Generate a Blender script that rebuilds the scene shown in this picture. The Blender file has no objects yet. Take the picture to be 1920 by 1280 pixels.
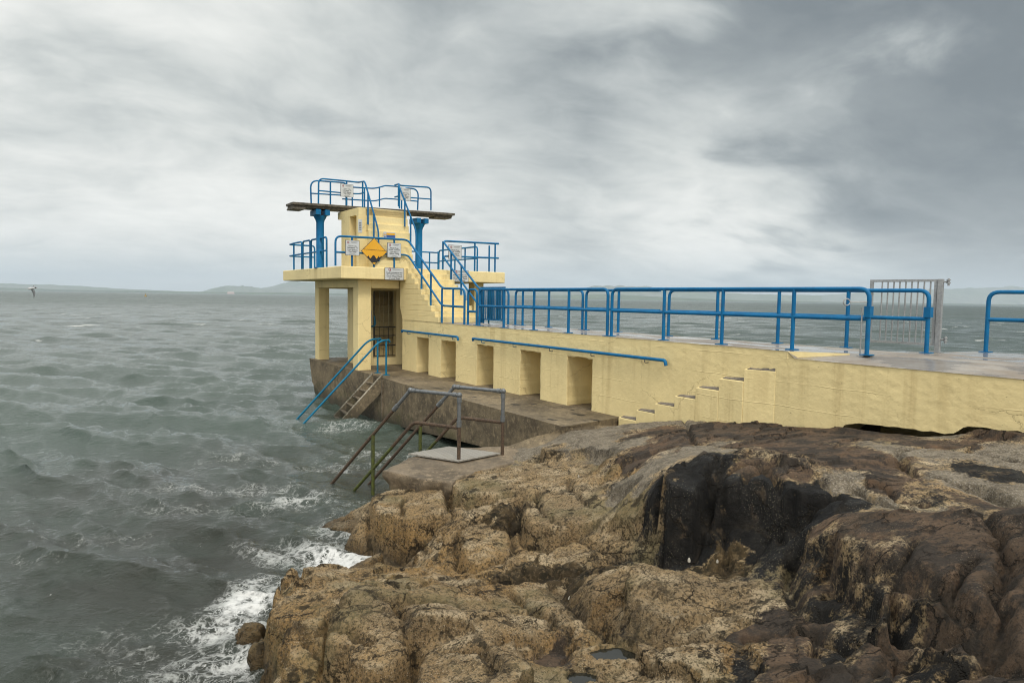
import bpy, math, random
import numpy as np
from mathutils import Vector, Matrix
random.seed(7)
rng = np.random.default_rng(11)
S = bpy.context.scene
C = bpy.data.collections.new("place"); S.collection.children.link(C)

# ------------------------------------------------------------------ survey frame
# eye at (0,0,EYE) looking along +y; u runs along the pier towards the tower, v across it (away), z up, water at 0
EYE = 4.15; FPX = 1280.0
_roll = math.atan(0.0153); _pitch = math.radians(3.6478)
fw = np.array([0, math.cos(_pitch), -math.sin(_pitch)])
_rt0 = np.array([1.0, 0, 0]); _up0 = np.cross(_rt0, fw)
rt = _rt0*math.cos(_roll) + _up0*math.sin(_roll)
up = -_rt0*math.sin(_roll) + _up0*math.cos(_roll)
CAM = np.array([0, 0, EYE])
AX = np.array([-0.56413, 0.82569, 0.0]); AX /= np.linalg.norm(AX)
VX = np.array([AX[1], -AX[0], 0.0]); V0 = 10.7607
DECK = 3.29; LED = 1.48; TOP = 5.15

def ray(px, py):
    d = fw*FPX + rt*(px-960) - up*(py-640)
    return d/np.linalg.norm(d)
def onz(px, py, z):
    r = ray(px, py); return CAM + r*((z-EYE)/r[2])
def W(u, v, z):
    return AX*u + VX*(v+V0) + np.array([0, 0, z])
def uvz(P): return (float(P@AX), float(P@VX-V0), float(P[2]))
def zz(px, py, z): return uvz(onz(px, py, z))
def onv(px, py, v):
    r = ray(px, py); return uvz(CAM + r*((v+V0)/(r@VX)))
def onu(px, py, u):
    r = ray(px, py); return uvz(CAM + r*(u/(r@AX)))

# ------------------------------------------------------------------ mesh helpers
class MB:
    def __init__(s): s.v = []; s.f = []; s.sm = []
    def add(s, vs, fs, smooth=False):
        n = len(s.v); s.v += [tuple(map(float, p)) for p in vs]
        s.f += [tuple(n+i for i in f) for f in fs]; s.sm += [smooth]*len(fs); return s
    def hexa(s, P):      # 8 corners: bottom 0-3 ccw, top 4-7
        return s.add(P, [(3,2,1,0),(4,5,6,7),(0,1,5,4),(1,2,6,5),(2,3,7,6),(3,0,4,7)])
    def box(s, u0, u1, v0, v1, z0, z1):
        return s.hexa([W(u0,v0,z0),W(u0,v1,z0),W(u1,v1,z0),W(u1,v0,z0),W(u0,v0,z1),W(u0,v1,z1),W(u1,v1,z1),W(u1,v0,z1)])
    def obox(s, c, ax, ay, az, hx, hy, hz):
        c, ax, ay, az = map(np.asarray, (c, ax, ay, az)); P = []
        for k in (-1, 1):
            for i, j in ((-1,-1),(1,-1),(1,1),(-1,1)): P.append(c+ax*hx*i+ay*hy*j+az*hz*k)
        return s.hexa(P)
    def tube(s, pts, r, n=10, cap=True):
        pts = [np.asarray(p, float) for p in pts]; m = len(pts)
        T = []
        for i in range(m):
            a = pts[max(i-1, 0)]; b = pts[min(i+1, m-1)]; t = b-a; T.append(t/(np.linalg.norm(t)+1e-9))
        ref = np.array([0, 0, 1.0]) if abs(T[0][2]) < .9 else np.array([1.0, 0, 0])
        nrm = np.cross(T[0], ref); nrm /= np.linalg.norm(nrm)
        rr = r if hasattr(r, '__len__') else [r]*m
        V = []
        for i in range(m):
            nrm = nrm - T[i]*(nrm@T[i]); nrm /= np.linalg.norm(nrm)+1e-9
            b = np.cross(T[i], nrm)
            for k in range(n):
                a = 2*math.pi*k/n; V.append(pts[i] + (nrm*math.cos(a)+b*math.sin(a))*rr[i])
        F = []
        for i in range(m-1):
            for k in range(n):
                F.append((i*n+k, i*n+(k+1) % n, (i+1)*n+(k+1) % n, (i+1)*n+k))
        s.add(V, F, True)
        if cap:
            s.add(V[:n], [tuple(range(n))[::-1]]); s.add(V[-n:], [tuple(range(n))])
        return s
    def prism(s, poly, dirv):   # polygon of 3D points extruded by dirv
        n = len(poly); P = [np.asarray(p) for p in poly]; Q = [p+np.asarray(dirv) for p in P]
        return s.add(P+Q, [tuple(range(n))[::-1], tuple(range(n, 2*n))] + [(i, (i+1) % n, n+(i+1) % n, n+i) for i in range(n)])
    def sphere(s, c, rx, ry, rz, n=10, m=6):
        V = []; F = []
        for i in range(m+1):
            th = math.pi*i/m
            for k in range(n):
                a = 2*math.pi*k/n
                V.append((c[0]+rx*math.sin(th)*math.cos(a), c[1]+ry*math.sin(th)*math.sin(a), c[2]+rz*math.cos(th)))
        for i in range(m):
            for k in range(n): F.append((i*n+k, (i+1)*n+k, (i+1)*n+(k+1) % n, i*n+(k+1) % n))
        return s.add(V, F, True)
    def build(s, name, mat, parent=None, bevel=0, fixn=True):
        me = bpy.data.meshes.new(name)
        off = np.array(parent.matrix_world.translation) if parent is not None else np.zeros(3)
        off = np.array(wl.get(parent, (0, 0, 0))) if parent is not None else np.zeros(3)
        me.from_pydata([tuple(np.array(p)-off) for p in s.v], [], s.f)
        me.polygons.foreach_set('use_smooth', s.sm)
        if fixn:
            import bmesh
            bm = bmesh.new(); bm.from_mesh(me); bmesh.ops.recalc_face_normals(bm, faces=bm.faces); bm.to_mesh(me); bm.free()
        me.materials.append(mat); me.update()
        o = bpy.data.objects.new(name, me); C.objects.link(o)
        if parent is not None: o.parent = parent; wl[o] = tuple(off)
        else: wl[o] = (0, 0, 0)
        if bevel:
            b = o.modifiers.new('bevel', 'BEVEL'); b.width = bevel; b.segments = 2; b.limit_method = 'ANGLE'; b.angle_limit = math.radians(40)
        return o
wl = {}
def fillet(pts, r, n=6):
    pts = [np.asarray(p, float) for p in pts]; out = [pts[0]]
    for i in range(1, len(pts)-1):
        a, b, c = pts[i-1], pts[i], pts[i+1]
        d1 = a-b; d2 = c-b; l1 = np.linalg.norm(d1); l2 = np.linalg.norm(d2); q = min(r, l1*.48, l2*.48)
        p1 = b+d1/l1*q; p2 = b+d2/l2*q
        for k in range(n+1):
            t = k/n; out.append(p1*(1-t)**2 + b*2*t*(1-t) + p2*t*t)
    out.append(pts[-1]); return out
def tag(o, label, cat, group=None, kind=None):
    o['label'] = label; o['category'] = cat
    if group: o['group'] = group
    if kind: o['kind'] = kind
    return o
def thing(name, loc, label, cat, group=None):
    o = bpy.data.objects.new(name, None); C.objects.link(o); o.location = tuple(loc); o.empty_display_size = .2
    wl[o] = tuple(map(float, loc)); return tag(o, label, cat, group)
def struct(o, kind='structure'):
    o['kind'] = kind; return o

# ------------------------------------------------------------------ material helpers
def newmat(name):
    m = bpy.data.materials.new(name); m.use_nodes = True; nt = m.node_tree
    b = nt.nodes['Principled BSDF']; return m, nt, b
class NT:
    def __init__(s, nt): s.nt = nt; s.n = nt.nodes; s.l = nt.links
    def node(s, t, **kw):
        n = s.n.new(t)
        for k, v in kw.items(): setattr(n, k, v)
        return n
    def set(s, sock, v):
        if isinstance(v, bpy.types.NodeSocket): s.l.new(v, sock)
        elif isinstance(v, (tuple, list)) and len(v) == 3 and sock.type == 'RGBA': sock.default_value = (*v, 1)
        else: sock.default_value = v
    def coord(s, kind='Object'): return s.node('ShaderNodeTexCoord').outputs[kind]
    def map(s, vec, scale=(1,1,1), loc=(0,0,0), rot=(0,0,0)):
        n = s.node('ShaderNodeMapping'); s.set(n.inputs[0], vec); n.inputs[1].default_value = loc; n.inputs[2].default_value = rot; n.inputs[3].default_value = scale
        return n.outputs[0]
    def noise(s, vec, scale=5, detail=5, rough=.55, dist=0, out=0, lac=2.0):
        n = s.node('ShaderNodeTexNoise'); s.set(n.inputs['Vector'], vec); s.set(n.inputs['Scale'], scale)
        n.inputs['Detail'].default_value = detail; n.inputs['Roughness'].default_value = rough; n.inputs['Distortion'].default_value = dist; n.inputs['Lacunarity'].default_value = lac
        return n.outputs[out]
    def vor(s, vec, scale=5, feature='F1', out='Distance', rand=1):
        n = s.node('ShaderNodeTexVoronoi', feature=feature); s.set(n.inputs['Vector'], vec); n.inputs['Scale'].default_value = scale; n.inputs['Randomness'].default_value = rand
        return n.outputs[out]
    def math(s, op, a, b=0.0, c=0.0, clamp=False):
        n = s.node('ShaderNodeMath', operation=op, use_clamp=clamp); s.set(n.inputs[0], a); s.set(n.inputs[1], b); s.set(n.inputs[2], c); return n.outputs[0]
    def vmath(s, op, a, b=(0,0,0), out=0):
        n = s.node('ShaderNodeVectorMath', operation=op); s.set(n.inputs[0], a); s.set(n.inputs[1], b); return n.outputs[out]
    def scale(s, a, f):
        n = s.node('ShaderNodeVectorMath', operation='SCALE'); s.set(n.inputs[0], a); s.set(n.inputs['Scale'], f); return n.outputs[0]
    def step(s, v, a, b, lo=0.0, hi=1.0, smooth=True):
        n = s.node('ShaderNodeMapRange', interpolation_type='SMOOTHSTEP' if smooth else 'LINEAR'); s.set(n.inputs[0], v)
        n.inputs[1].default_value = a; n.inputs[2].default_value = b; n.inputs[3].default_value = lo; n.inputs[4].default_value = hi; return n.outputs[0]
    def mix(s, f, a, b, mode='MIX'):
        n = s.node('ShaderNodeMix', data_type='RGBA', blend_type=mode); s.set(n.inputs[0], f); s.set(n.inputs[6], a); s.set(n.inputs[7], b); return n.outputs[2]
    def sep(s, v):
        n = s.node('ShaderNodeSeparateXYZ'); s.set(n.inputs[0], v); return n.outputs
    def comb(s, x, y, z):
        n = s.node('ShaderNodeCombineXYZ'); s.set(n.inputs[0], x); s.set(n.inputs[1], y); s.set(n.inputs[2], z); return n.outputs[0]
    def attr(s, name, out='Fac'):
        n = s.node('ShaderNodeAttribute'); n.attribute_name = name; return n.outputs[out]
    def bump(s, h, dist=.02, strength=1.0, normal=None):
        n = s.node('ShaderNodeBump'); s.set(n.inputs['Height'], h); n.inputs['Distance'].default_value = dist; n.inputs['Strength'].default_value = strength
        if normal is not None: s.set(n.inputs['Normal'], normal)
        return n.outputs[0]
    def pos(s): return s.node('ShaderNodeNewGeometry').outputs['Position']

def uvzcoord(t):
    """shader vector (u, v, z) of the pier frame from the world position"""
    p = t.pos()
    u = t.vmath('DOT_PRODUCT', p, tuple(AX), out='Value'); v = t.vmath('DOT_PRODUCT', p, tuple(VX), out='Value'); z = t.sep(p)[2]
    return t.comb(u, v, z), u, v, z

# ---- painted concrete
def m_yellow(name, col=(.775,.635,.325), stain=.55, courses=0.0):
    m, nt, b = newmat(name); t = NT(nt); vec, u, v, z = uvzcoord(t)
    n1 = t.noise(vec, 1.3, 6, .6); n2 = t.noise(vec, 14, 5, .6)
    c = t.mix(t.step(n1, .3, .7), col, tuple(x*.90 for x in col))
    c = t.mix(t.step(n2, .45, .75, 0, .35), c, (col[0]*1.08, col[1]*1.08, col[2]*1.12))
    # run-off streaks: narrow in plan, long in height
    st = t.noise(t.map(vec, (2.2, 2.2, .10)), 1.6, 6, .62)
    st2 = t.noise(t.map(vec, (9, 9, .35)), 1.0, 4, .6)
    area = t.step(t.noise(vec, .45, 3, .5), .42, .62)
    f = t.math('MULTIPLY', t.math('MULTIPLY', t.step(st, .48, .68), area), .62*stain)
    c = t.mix(f, c, (.33,.225,.085))
    f2 = t.math('MULTIPLY', t.step(st2, .62, .74), t.math('MULTIPLY', area, .38*stain)); c = t.mix(f2, c, (.25,.16,.06))
    # chips and pits
    pit = t.step(t.noise(vec, 26, 3, .5), .69, .75); c = t.mix(t.math('MULTIPLY', pit, .45), c, (.20,.155,.085))
    # hairline cracks
    w = t.vmath('ADD', t.map(vec, (1, 1, 1.5)), t.scale(t.noise(vec, 2.6, 5, .65, out=1), .55))
    e = t.vor(w, .62, 'DISTANCE_TO_EDGE'); cm = t.step(t.noise(vec, .8, 3, .5), .47, .6)
    cr = t.math('MULTIPLY', t.step(e, .0, .0075, 1, 0), cm); c = t.mix(t.math('MULTIPLY', cr, .5), c, (.16,.115,.055))
    # grime at the foot of the wall (spray line), patchy
    t.set(b.inputs['Base Color'], c); t.set(b.inputs['Roughness'], t.step(n2, .3, .8, .55, .8)); b.inputs['Specular IOR Level'].default_value = .3
    h = t.math('ADD', t.math('MULTIPLY', t.noise(vec, 7, 6, .6), .8), t.math('MULTIPLY', n2, .45))
    h = t.math('SUBTRACT', h, t.math('MULTIPLY', cr, .6)); h = t.math('SUBTRACT', h, t.math('MULTIPLY', pit, .4))
    # shuttering board lines
    zl = t.math('ADD', z, t.math('MULTIPLY', t.noise(vec, 1.5, 2, .5), .05))
    fr = t.math('ABSOLUTE', t.math('SUBTRACT', t.math('FRACT', t.math('MULTIPLY', zl, 2.35)), .5))
    ln = t.math('MULTIPLY', t.step(fr, 0, .03, 1, 0), t.step(t.noise(vec, .7, 3, .5), .45, .6)); h = t.math('ADD', h, t.math('MULTIPLY', ln, .5))
    t.set(b.inputs['Normal'], t.bump(h, .016, .6)); return m
YEL = m_yellow('painted yellow concrete')
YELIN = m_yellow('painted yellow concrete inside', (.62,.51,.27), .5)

def m_blue(name, col=(.001,.128,.30), r=.42):
    m, nt, b = newmat(name); t = NT(nt); p = t.pos()
    n = t.noise(p, 6, 5, .6); c = t.mix(t.step(n, .35, .7), col, (col[0]*1.4+.004, col[1]*.78, col[2]*.78))
    rust = t.step(t.noise(p, 13, 6, .7), .655, .71); c = t.mix(t.math('MULTIPLY', rust, .8), c, (.09,.035,.015))
    c = t.mix(t.step(t.noise(p, 23, 3, .5), .6, .75, 0, .3), c, (.012,.165,.33)); b.inputs['Specular IOR Level'].default_value = .22
    t.set(b.inputs['Base Color'], c); t.set(b.inputs['Roughness'], t.step(n, .3, .7, r, r+.2)); t.set(b.inputs['Normal'], t.bump(t.noise(p, 40, 3, .5), .003, .5)); return m
BLUE = m_blue('blue gloss paint'); BLUE2 = m_blue('weathered blue paint', (.004,.15,.27), .4)

def m_simple(name, col, rough=.5, metal=0, var=.2, sc=8, bump=.003, col2=None):
    m, nt, b = newmat(name); t = NT(nt); p = t.pos(); n = t.noise(p, sc, 5, .6)
    t.set(b.inputs['Base Color'], t.mix(t.step(n, .3, .72), col, col2 or tuple(x*(1-var) for x in col)))
    t.set(b.inputs['Roughness'], t.step(n, .3, .7, rough-.08, rough+.1)); b.inputs['Metallic'].default_value = metal
    t.set(b.inputs['Normal'], t.bump(t.noise(p, sc*4, 4, .6), bump, .7)); return m
GALV = m_simple('galvanised steel', (.36,.37,.37), .45, .35, .3, 30)
GALVD = m_simple('dull grey pipe', (.17,.18,.185), .42, .4, .35, 14)
RUST = m_simple('rusted pipe', (.100,.060,.034), .85, 0, .5, 26, .006, (.038,.029,.021))
MOSSP = m_simple('green slimed pipe', (.085,.10,.012), .55, 0, .4, 18, .008, (.03,.035,.014))
WOOD = m_simple('weathered board', (.115,.10,.075), .8, 0, .5, 9, .006, (.045,.04,.03))
WHITE = m_simple('sign white', (.52,.54,.545), .35, 0, .08, 3, .0005)
SIGNY = m_simple('sign yellow', (.72,.36,.01), .35, 0, .05, 4, .0005)
BLACKP = m_simple('black print', (.012,.012,.012), .4, 0, .1)
GREYP = m_simple('grey print', (.16,.165,.17), .5, 0, .1)
REDP = m_simple('red print', (.34,.05,.06), .4, 0, .1)
BLUEP = m_simple('blue print', (.03,.09,.30), .4, 0, .1)
EDGE = m_simple('sign edge', (.05,.05,.05), .5, 0, .1)
DARKST = m_simple('dark gate steel', (.035,.032,.03), .6, .2, .4, 20)
CREAMB = m_simple('cream painted bar', (.34,.29,.16), .6, 0, .3, 20)

def m_concrete(name, col=(.155,.118,.068), dark=(.06,.045,.027), wet=.5, moss=0.0, pits=1.0):
    m, nt, b = newmat(name); t = NT(nt); vec, u, v, z = uvzcoord(t)
    n1 = t.noise(vec, .9, 7, .62); n2 = t.noise(vec, 9, 6, .65); n4 = t.noise(vec, 42, 4, .7)
    c = t.mix(t.step(n1, .38, .64), col, dark); c = t.mix(t.step(n2, .48, .68, 0, .6), c, tuple(min(1, x*1.65) for x in col)); c = t.mix(t.step(n4, .55, .66, 0, .7), c, tuple(x*.6 for x in dark)); c = t.mix(t.step(t.noise(vec, 2.6, 6, .68), .54, .64, 0, .6), c, tuple(x*.8 for x in dark))
    st = t.noise(t.map(vec, (4, 4, .3)), 1.2, 5, .6); up_ = t.sep(t.node('ShaderNodeNewGeometry').outputs['Normal'])[2]
    side = t.step(up_, .2, .6, 1, 0)
    c = t.mix(t.math('MULTIPLY', t.step(st, .5, .7), t.math('MULTIPLY', side, .55)), c, dark)
    pv = t.vor(vec, 13, 'F1'); pit = t.math('MULTIPLY', t.step(pv, .12, .2, 1, 0), t.step(t.noise(vec, 2, 2, .5), .42, .6)); pit = t.math('MULTIPLY', pit, pits)
    c = t.mix(t.math('MULTIPLY', pit, .7), c, (.02,.016,.01))
    if moss:
        mf = t.math('MULTIPLY', t.step(t.noise(vec, 1.7, 6, .65), .45, .6), t.step(z, .1, 1.0, moss, 0)); c = t.mix(mf, c, (.055,.06,.012))
    # tide line: dark wet foot just above the water
    c = t.mix(t.step(t.math('ADD', z, t.math('MULTIPLY', n1, .5)), .3, .75, .75, 0), c, (.032,.028,.018))
    wetm = t.step(t.noise(vec, .7, 4, .5), .42, .58); wetm = t.math('MULTIPLY', wetm, t.step(up_, .5, .9)); wetm = t.math('MULTIPLY', wetm, wet)
    c = t.mix(t.math('MULTIPLY', wetm, .6), c, dark)
    t.set(b.inputs['Base Color'], c); t.set(b.inputs['Roughness'], t.math('SUBTRACT', .85, t.math('MULTIPLY', wetm, .55)))
    h = t.math('ADD', t.noise(vec, 6, 7, .65), t.math('MULTIPLY', n2, .5)); h = t.math('SUBTRACT', h, pit)
    t.set(b.inputs['Normal'], t.bump(h, .03, .8)); return m
CONC = m_concrete('weathered concrete', (.185,.142,.084), (.072,.054,.032), moss=.6)
CONC2 = m_concrete('pale weathered concrete', (.19,.15,.10), (.085,.066,.043), .35, .3)
STEPC = m_concrete('sea step concrete', (.36,.32,.25), (.13,.115,.08), .2, .8, .4)

def m_deck():
    m, nt, b = newmat('wet deck concrete'); t = NT(nt); vec, u, v, z = uvzcoord(t)
    n1 = t.noise(vec, 1.1, 6, .6); n2 = t.noise(vec, 20, 5, .65)
    c = t.mix(t.step(n1, .35, .65), (.30,.275,.24), (.215,.18,.145)); c = t.mix(t.step(n2, .5, .7, 0, .5), c, (.16,.145,.125))
    br = t.noise(t.map(vec, (.5, 2.5, 1)), 1.4, 5, .6); c = t.mix(t.step(br, .5, .68, 0, .6), c, (.19,.145,.10))
    wet = t.step(t.noise(t.map(vec, (.8, 1.6, 1)), 1.3, 4, .5), .44, .56)
    c = t.mix(t.math('MULTIPLY', wet, .35), c, (.10,.095,.09))
    t.set(b.inputs['Base Color'], c); t.set(b.inputs['Roughness'], t.math('SUBTRACT', .6, t.math('MULTIPLY', wet, .5)))
    h = t.math('MULTIPLY', t.math('ADD', n2, t.noise(vec, 6, 4, .6)), t.math('SUBTRACT', 1.0, t.math('MULTIPLY', wet, .9)))
    t.set(b.inputs['Normal'], t.bump(h, .008, .7)); return m
DECKM = m_deck()
HAZE = 7.5e-5
# ================================================================== numpy noise
_perm = np.random.default_rng(5).permutation(256); _perm = np.concatenate([_perm, _perm, _perm])
_ga = np.random.default_rng(6).uniform(0, 2*np.pi, 256); _gx = np.cos(_ga); _gy = np.sin(_ga)
def perlin(x, y, seed=0):
    x = x+seed*17.13; y = y+seed*9.71
    xi = np.floor(x).astype(int); yi = np.floor(y).astype(int); xf = x-xi; yf = y-yi; xi &= 255; yi &= 255
    def g(ix, iy, dx, dy):
        h = _perm[_perm[ix & 255]+(iy & 255)]; return _gx[h]*dx+_gy[h]*dy
    su = xf*xf*xf*(xf*(xf*6-15)+10); sv = yf*yf*yf*(yf*(yf*6-15)+10)
    a = g(xi, yi, xf, yf); b = g(xi+1, yi, xf-1, yf); c = g(xi, yi+1, xf, yf-1); d = g(xi+1, yi+1, xf-1, yf-1)
    return ((a+(b-a)*su)*(1-sv)+(c+(d-c)*su)*sv)*1.5
_g3 = np.random.default_rng(8).normal(size=(256, 3)); _g3 /= np.linalg.norm(_g3, axis=1)[:, None]
def perlin3(p, seed=0):
    p = p+seed*11.37; i = np.floor(p).astype(int); f = p-i; i &= 255; s = f*f*f*(f*(f*6-15)+10); out = 0
    for a in (0, 1):
        for b in (0, 1):
            for c in (0, 1):
                h = _perm[_perm[_perm[(i[:, 0]+a) & 255]+((i[:, 1]+b) & 255)]+((i[:, 2]+c) & 255)]; g = _g3[h]
                d = g[:, 0]*(f[:, 0]-a)+g[:, 1]*(f[:, 1]-b)+g[:, 2]*(f[:, 2]-c)
                out = out+d*(s[:, 0] if a else 1-s[:, 0])*(s[:, 1] if b else 1-s[:, 1])*(s[:, 2] if c else 1-s[:, 2])
    return out*1.5
def fbm(x, y, octv=5, seed=0, gain=.5, ridge=False):
    s = np.zeros_like(x); a = 1.0; f = 1.0
    for o in range(octv):
        n = perlin(x*f, y*f, seed+o*3)
        s += a*((1-2*np.abs(n)) if ridge else n); a *= gain; f *= 2.03
    return s
def vorcell(x, y, seed=0):
    xi = np.floor(x).astype(int); yi = np.floor(y).astype(int)
    F1 = np.full(x.shape, 9.0); F2 = F1.copy(); ID = np.zeros(x.shape, int); CX = np.zeros_like(x); CY = np.zeros_like(x)
    for dx in (-1, 0, 1):
        for dy in (-1, 0, 1):
            cx = xi+dx; cy = yi+dy
            h = _perm[_perm[(cx+seed*31) & 255]+(cy & 255)]; h2 = _perm[h+71]
            px = cx+(h/255.0)*.9+.05; py = cy+(h2/255.0)*.9+.05
            d = np.hypot(px-x, py-y); m = d < F1
            F2 = np.where(m, F1, np.minimum(F2, d)); F1 = np.where(m, d, F1); ID = np.where(m, h*7+h2, ID)
            CX = np.where(m, px, CX); CY = np.where(m, py, CY)
    return F1, F2, ID, x-CX, y-CY
def vorcell2(x, y, seed=0):
    """nearest and second cell: distances, integer cell coordinates and site positions"""
    xi = np.floor(x).astype(int); yi = np.floor(y).astype(int); z_ = np.zeros(x.shape)
    F1 = z_+9; F2 = z_+9; A = [z_.copy() for _ in range(4)]; B = [z_.copy() for _ in range(4)]
    for dx in (-1, 0, 1):
        for dy in (-1, 0, 1):
            cx = xi+dx; cy = yi+dy; h = _perm[_perm[(cx+seed*31) & 255]+(cy & 255)]; h2 = _perm[h+71]
            px = cx+(h/255.0)*.86+.07; py = cy+(h2/255.0)*.86+.07; d = np.hypot(px-x, py-y)
            m = d < F1; m2 = (~m) & (d < F2)
            for q, v in enumerate((cx, cy, px, py)):
                B[q] = np.where(m, A[q], np.where(m2, v, B[q])); A[q] = np.where(m, v, A[q])
            F2 = np.where(m, F1, np.where(m2, d, F2)); F1 = np.where(m, d, F1)
    return F1, F2, A, B
def sstep(x, a, b):
    t = np.clip((x-a)/(b-a), 0, 1); return t*t*(3-2*t)
def grid_faces(ny, nx):
    i = np.arange(ny*nx).reshape(ny, nx)
    return np.stack([i[:-1, :-1], i[:-1, 1:], i[1:, 1:], i[1:, :-1]], -1).reshape(-1, 4)
def npmesh(name, verts, faces, mat, smooth=True, attrs=None):
    me = bpy.data.meshes.new(name); nv = len(verts); nf = len(faces)
    me.vertices.add(nv); me.vertices.foreach_set('co', np.ascontiguousarray(verts, np.float32).ravel())
    me.loops.add(nf*4); me.loops.foreach_set('vertex_index', np.ascontiguousarray(faces, np.int32).ravel())
    me.polygons.add(nf); me.polygons.foreach_set('loop_start', np.arange(0, nf*4, 4, dtype=np.int32))
    me.polygons.foreach_set('use_smooth', np.full(nf, smooth)); me.update(calc_edges=True)
    for k, a in (attrs or {}).items():
        at = me.attributes.new(k, 'FLOAT', 'POINT'); at.data.foreach_set('value', np.ascontiguousarray(a, np.float32))
    me.materials.append(mat); o = bpy.data.objects.new(name, me); C.objects.link(o); wl[o] = (0, 0, 0); return o

# ================================================================== the pier
pier = thing('pier', W(12, .9, 0), 'long yellow painted concrete pier with low alcoves in its side', 'pier')
def wall_bottom(u):
    return np.interp(u, [-3, 3.6, 4.09, 4.30, 4.42, 5.83, 6.05, 6.28, 6.6, 7.7, 9.2, 10.6, 11.6, 13],
                     [2.45, 2.47, 2.46, 2.42, 2.29, 2.24, 2.17, 1.9, 1.7, 1.5, 1.3, 1.2, 1.2, 1.2])
def wall_top(u):
    return np.where(u < 7.15, 3.17, DECK)
OPEN = [(21.70, 20.80), (19.90, 18.92), (17.62, 16.70), (15.32, 14.40), (13.27, 12.33)]
OZ = 2.72
def wall_mesh():
    us = sorted(set([round(x, 3) for x in np.arange(-3, 22.87, .06)] + [a for o in OPEN for a in o] + [7.15, 7.1499, 22.87]))
    us = [us[0]] + [b for a, b in zip(us, us[1:]) if b-a > .012 or b in (7.15,)]
    for o in OPEN:
        for e in o:
            k = int(np.argmin([abs(x-e) for x in us])); us[k] = e
    us = np.array(us); ts = np.linspace(0, 1, 34)
    U, Tt = np.meshgrid(us, ts, indexing='ij')
    bot = wall_bottom(U); top = wall_top(U)
    # keep one row exactly at the lintel height
    Z = np.where(Tt < .5, bot+(OZ-bot)*(Tt/.5), OZ+(top-OZ)*((Tt-.5)/.5)); Z[:, 16] = OZ; 
    k = 16
    Z = np.where(np.arange(34)[None, :] <= k, bot+(OZ-bot)*np.arange(34)[None, :]/k, OZ+(top-OZ)*(np.arange(34)[None, :]-k)/(33-k))
    dv = .005*fbm(U*1.1, Z*1.1, 3, 3)+.005*fbm(U*9, Z*9, 2, 8)
    du = np.zeros_like(U); dz = np.zeros_like(U)
    edge = np.zeros_like(U, bool)
    for a, b in OPEN:
        for e in (a, b):
            m = (np.abs(U-e) < .002) & (Z <= OZ+.001); du += np.where(m, .014*fbm(Z*5+e, Z*0+e, 3, 4), 0)
        m = (U <= a+.001) & (U >= b-.001) & (np.abs(Z-OZ) < .002); dz += np.where(m, .022*fbm(U*6, U*0+2, 3, 9), 0)
    # ragged broken foot over the rocks
    low = (np.arange(34)[None, :] == 0) & (U < 6.6); dz += np.where(low, .03*fbm(U*4, U*0, 4, 2), 0)
    m_ = MB(); nu, nz = U.shape; idx = {}
    def vid(i, j):
        if (i, j) not in idx:
            idx[(i, j)] = len(m_.v); m_.v.append(tuple(W(U[i, j]+du[i, j], dv[i, j], Z[i, j]+dz[i, j])))
        return idx[(i, j)]
    def inside(i, j):
        uc = .5*(us[i]+us[i+1]); zc = .5*(Z[i, j]+Z[i, j+1]); return zc < OZ and any(b < uc < a for a, b in OPEN)
    hole_i = {}
    for i in range(nu-1):
        for j in range(nz-1):
            if inside(i, j): continue
            m_.f.append((vid(i, j), vid(i+1, j), vid(i+1, j+1), vid(i, j+1))); m_.sm.append(True)
    # reveals, soffits and backs of the alcoves
    depth = .95
    for a, b in OPEN:
        ia = int(np.argmin(np.abs(us-a))); ib = int(np.argmin(np.abs(us-b)))
        for ii in (ia, ib):
            ring = [vid(ii, j) for j in range(17)]; n0 = len(m_.v)
            for q in range(17):
                p = np.array(m_.v[ring[q]]); m_.v.append(tuple(p+VX*depth))
            for q in range(16): m_.f.append((ring[q], n0+q, n0+q+1, ring[q+1])); m_.sm.append(False)
        row = [vid(i, 16) for i in range(ib, ia+1)]; n0 = len(m_.v)
        for r_ in row: m_.v.append(tuple(np.array(m_.v[r_])+VX*depth))
        for q in range(len(row)-1): m_.f.append((row[q], row[q+1], n0+q+1, n0+q)); m_.sm.append(False)
        m_.add([W(b, depth, 1.2), W(a, depth, 1.2), W(a, depth, OZ+.05), W(b, depth, OZ+.05)], [(0, 1, 2, 3)])
    # end face, underside and far face
    m_.add([W(22.87, 0, 1.2), W(22.87, 1.78, 1.2), W(22.87, 1.78, DECK), W(22.87, 0, DECK)], [(0, 1, 2, 3)])
    m_.add([W(-3, 1.9, .5), W(22.87, 1.78, .5), W(22.87, 1.78, DECK), W(-3, 1.9, DECK)], [(0, 1, 2, 3)])
    us2 = np.arange(-3, 6.7, .15)
    for a, b in zip(us2, us2[1:]):
        za, zb = float(wall_bottom(a))+.01, float(wall_bottom(b))+.01
        m_.add([W(a, .02, za), W(b, .02, zb), W(b, .75, zb), W(a, .75, za)], [(0, 1, 2, 3)])
    return m_
wall_mesh().build('side_wall', YEL, pier, fixn=True)
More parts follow.
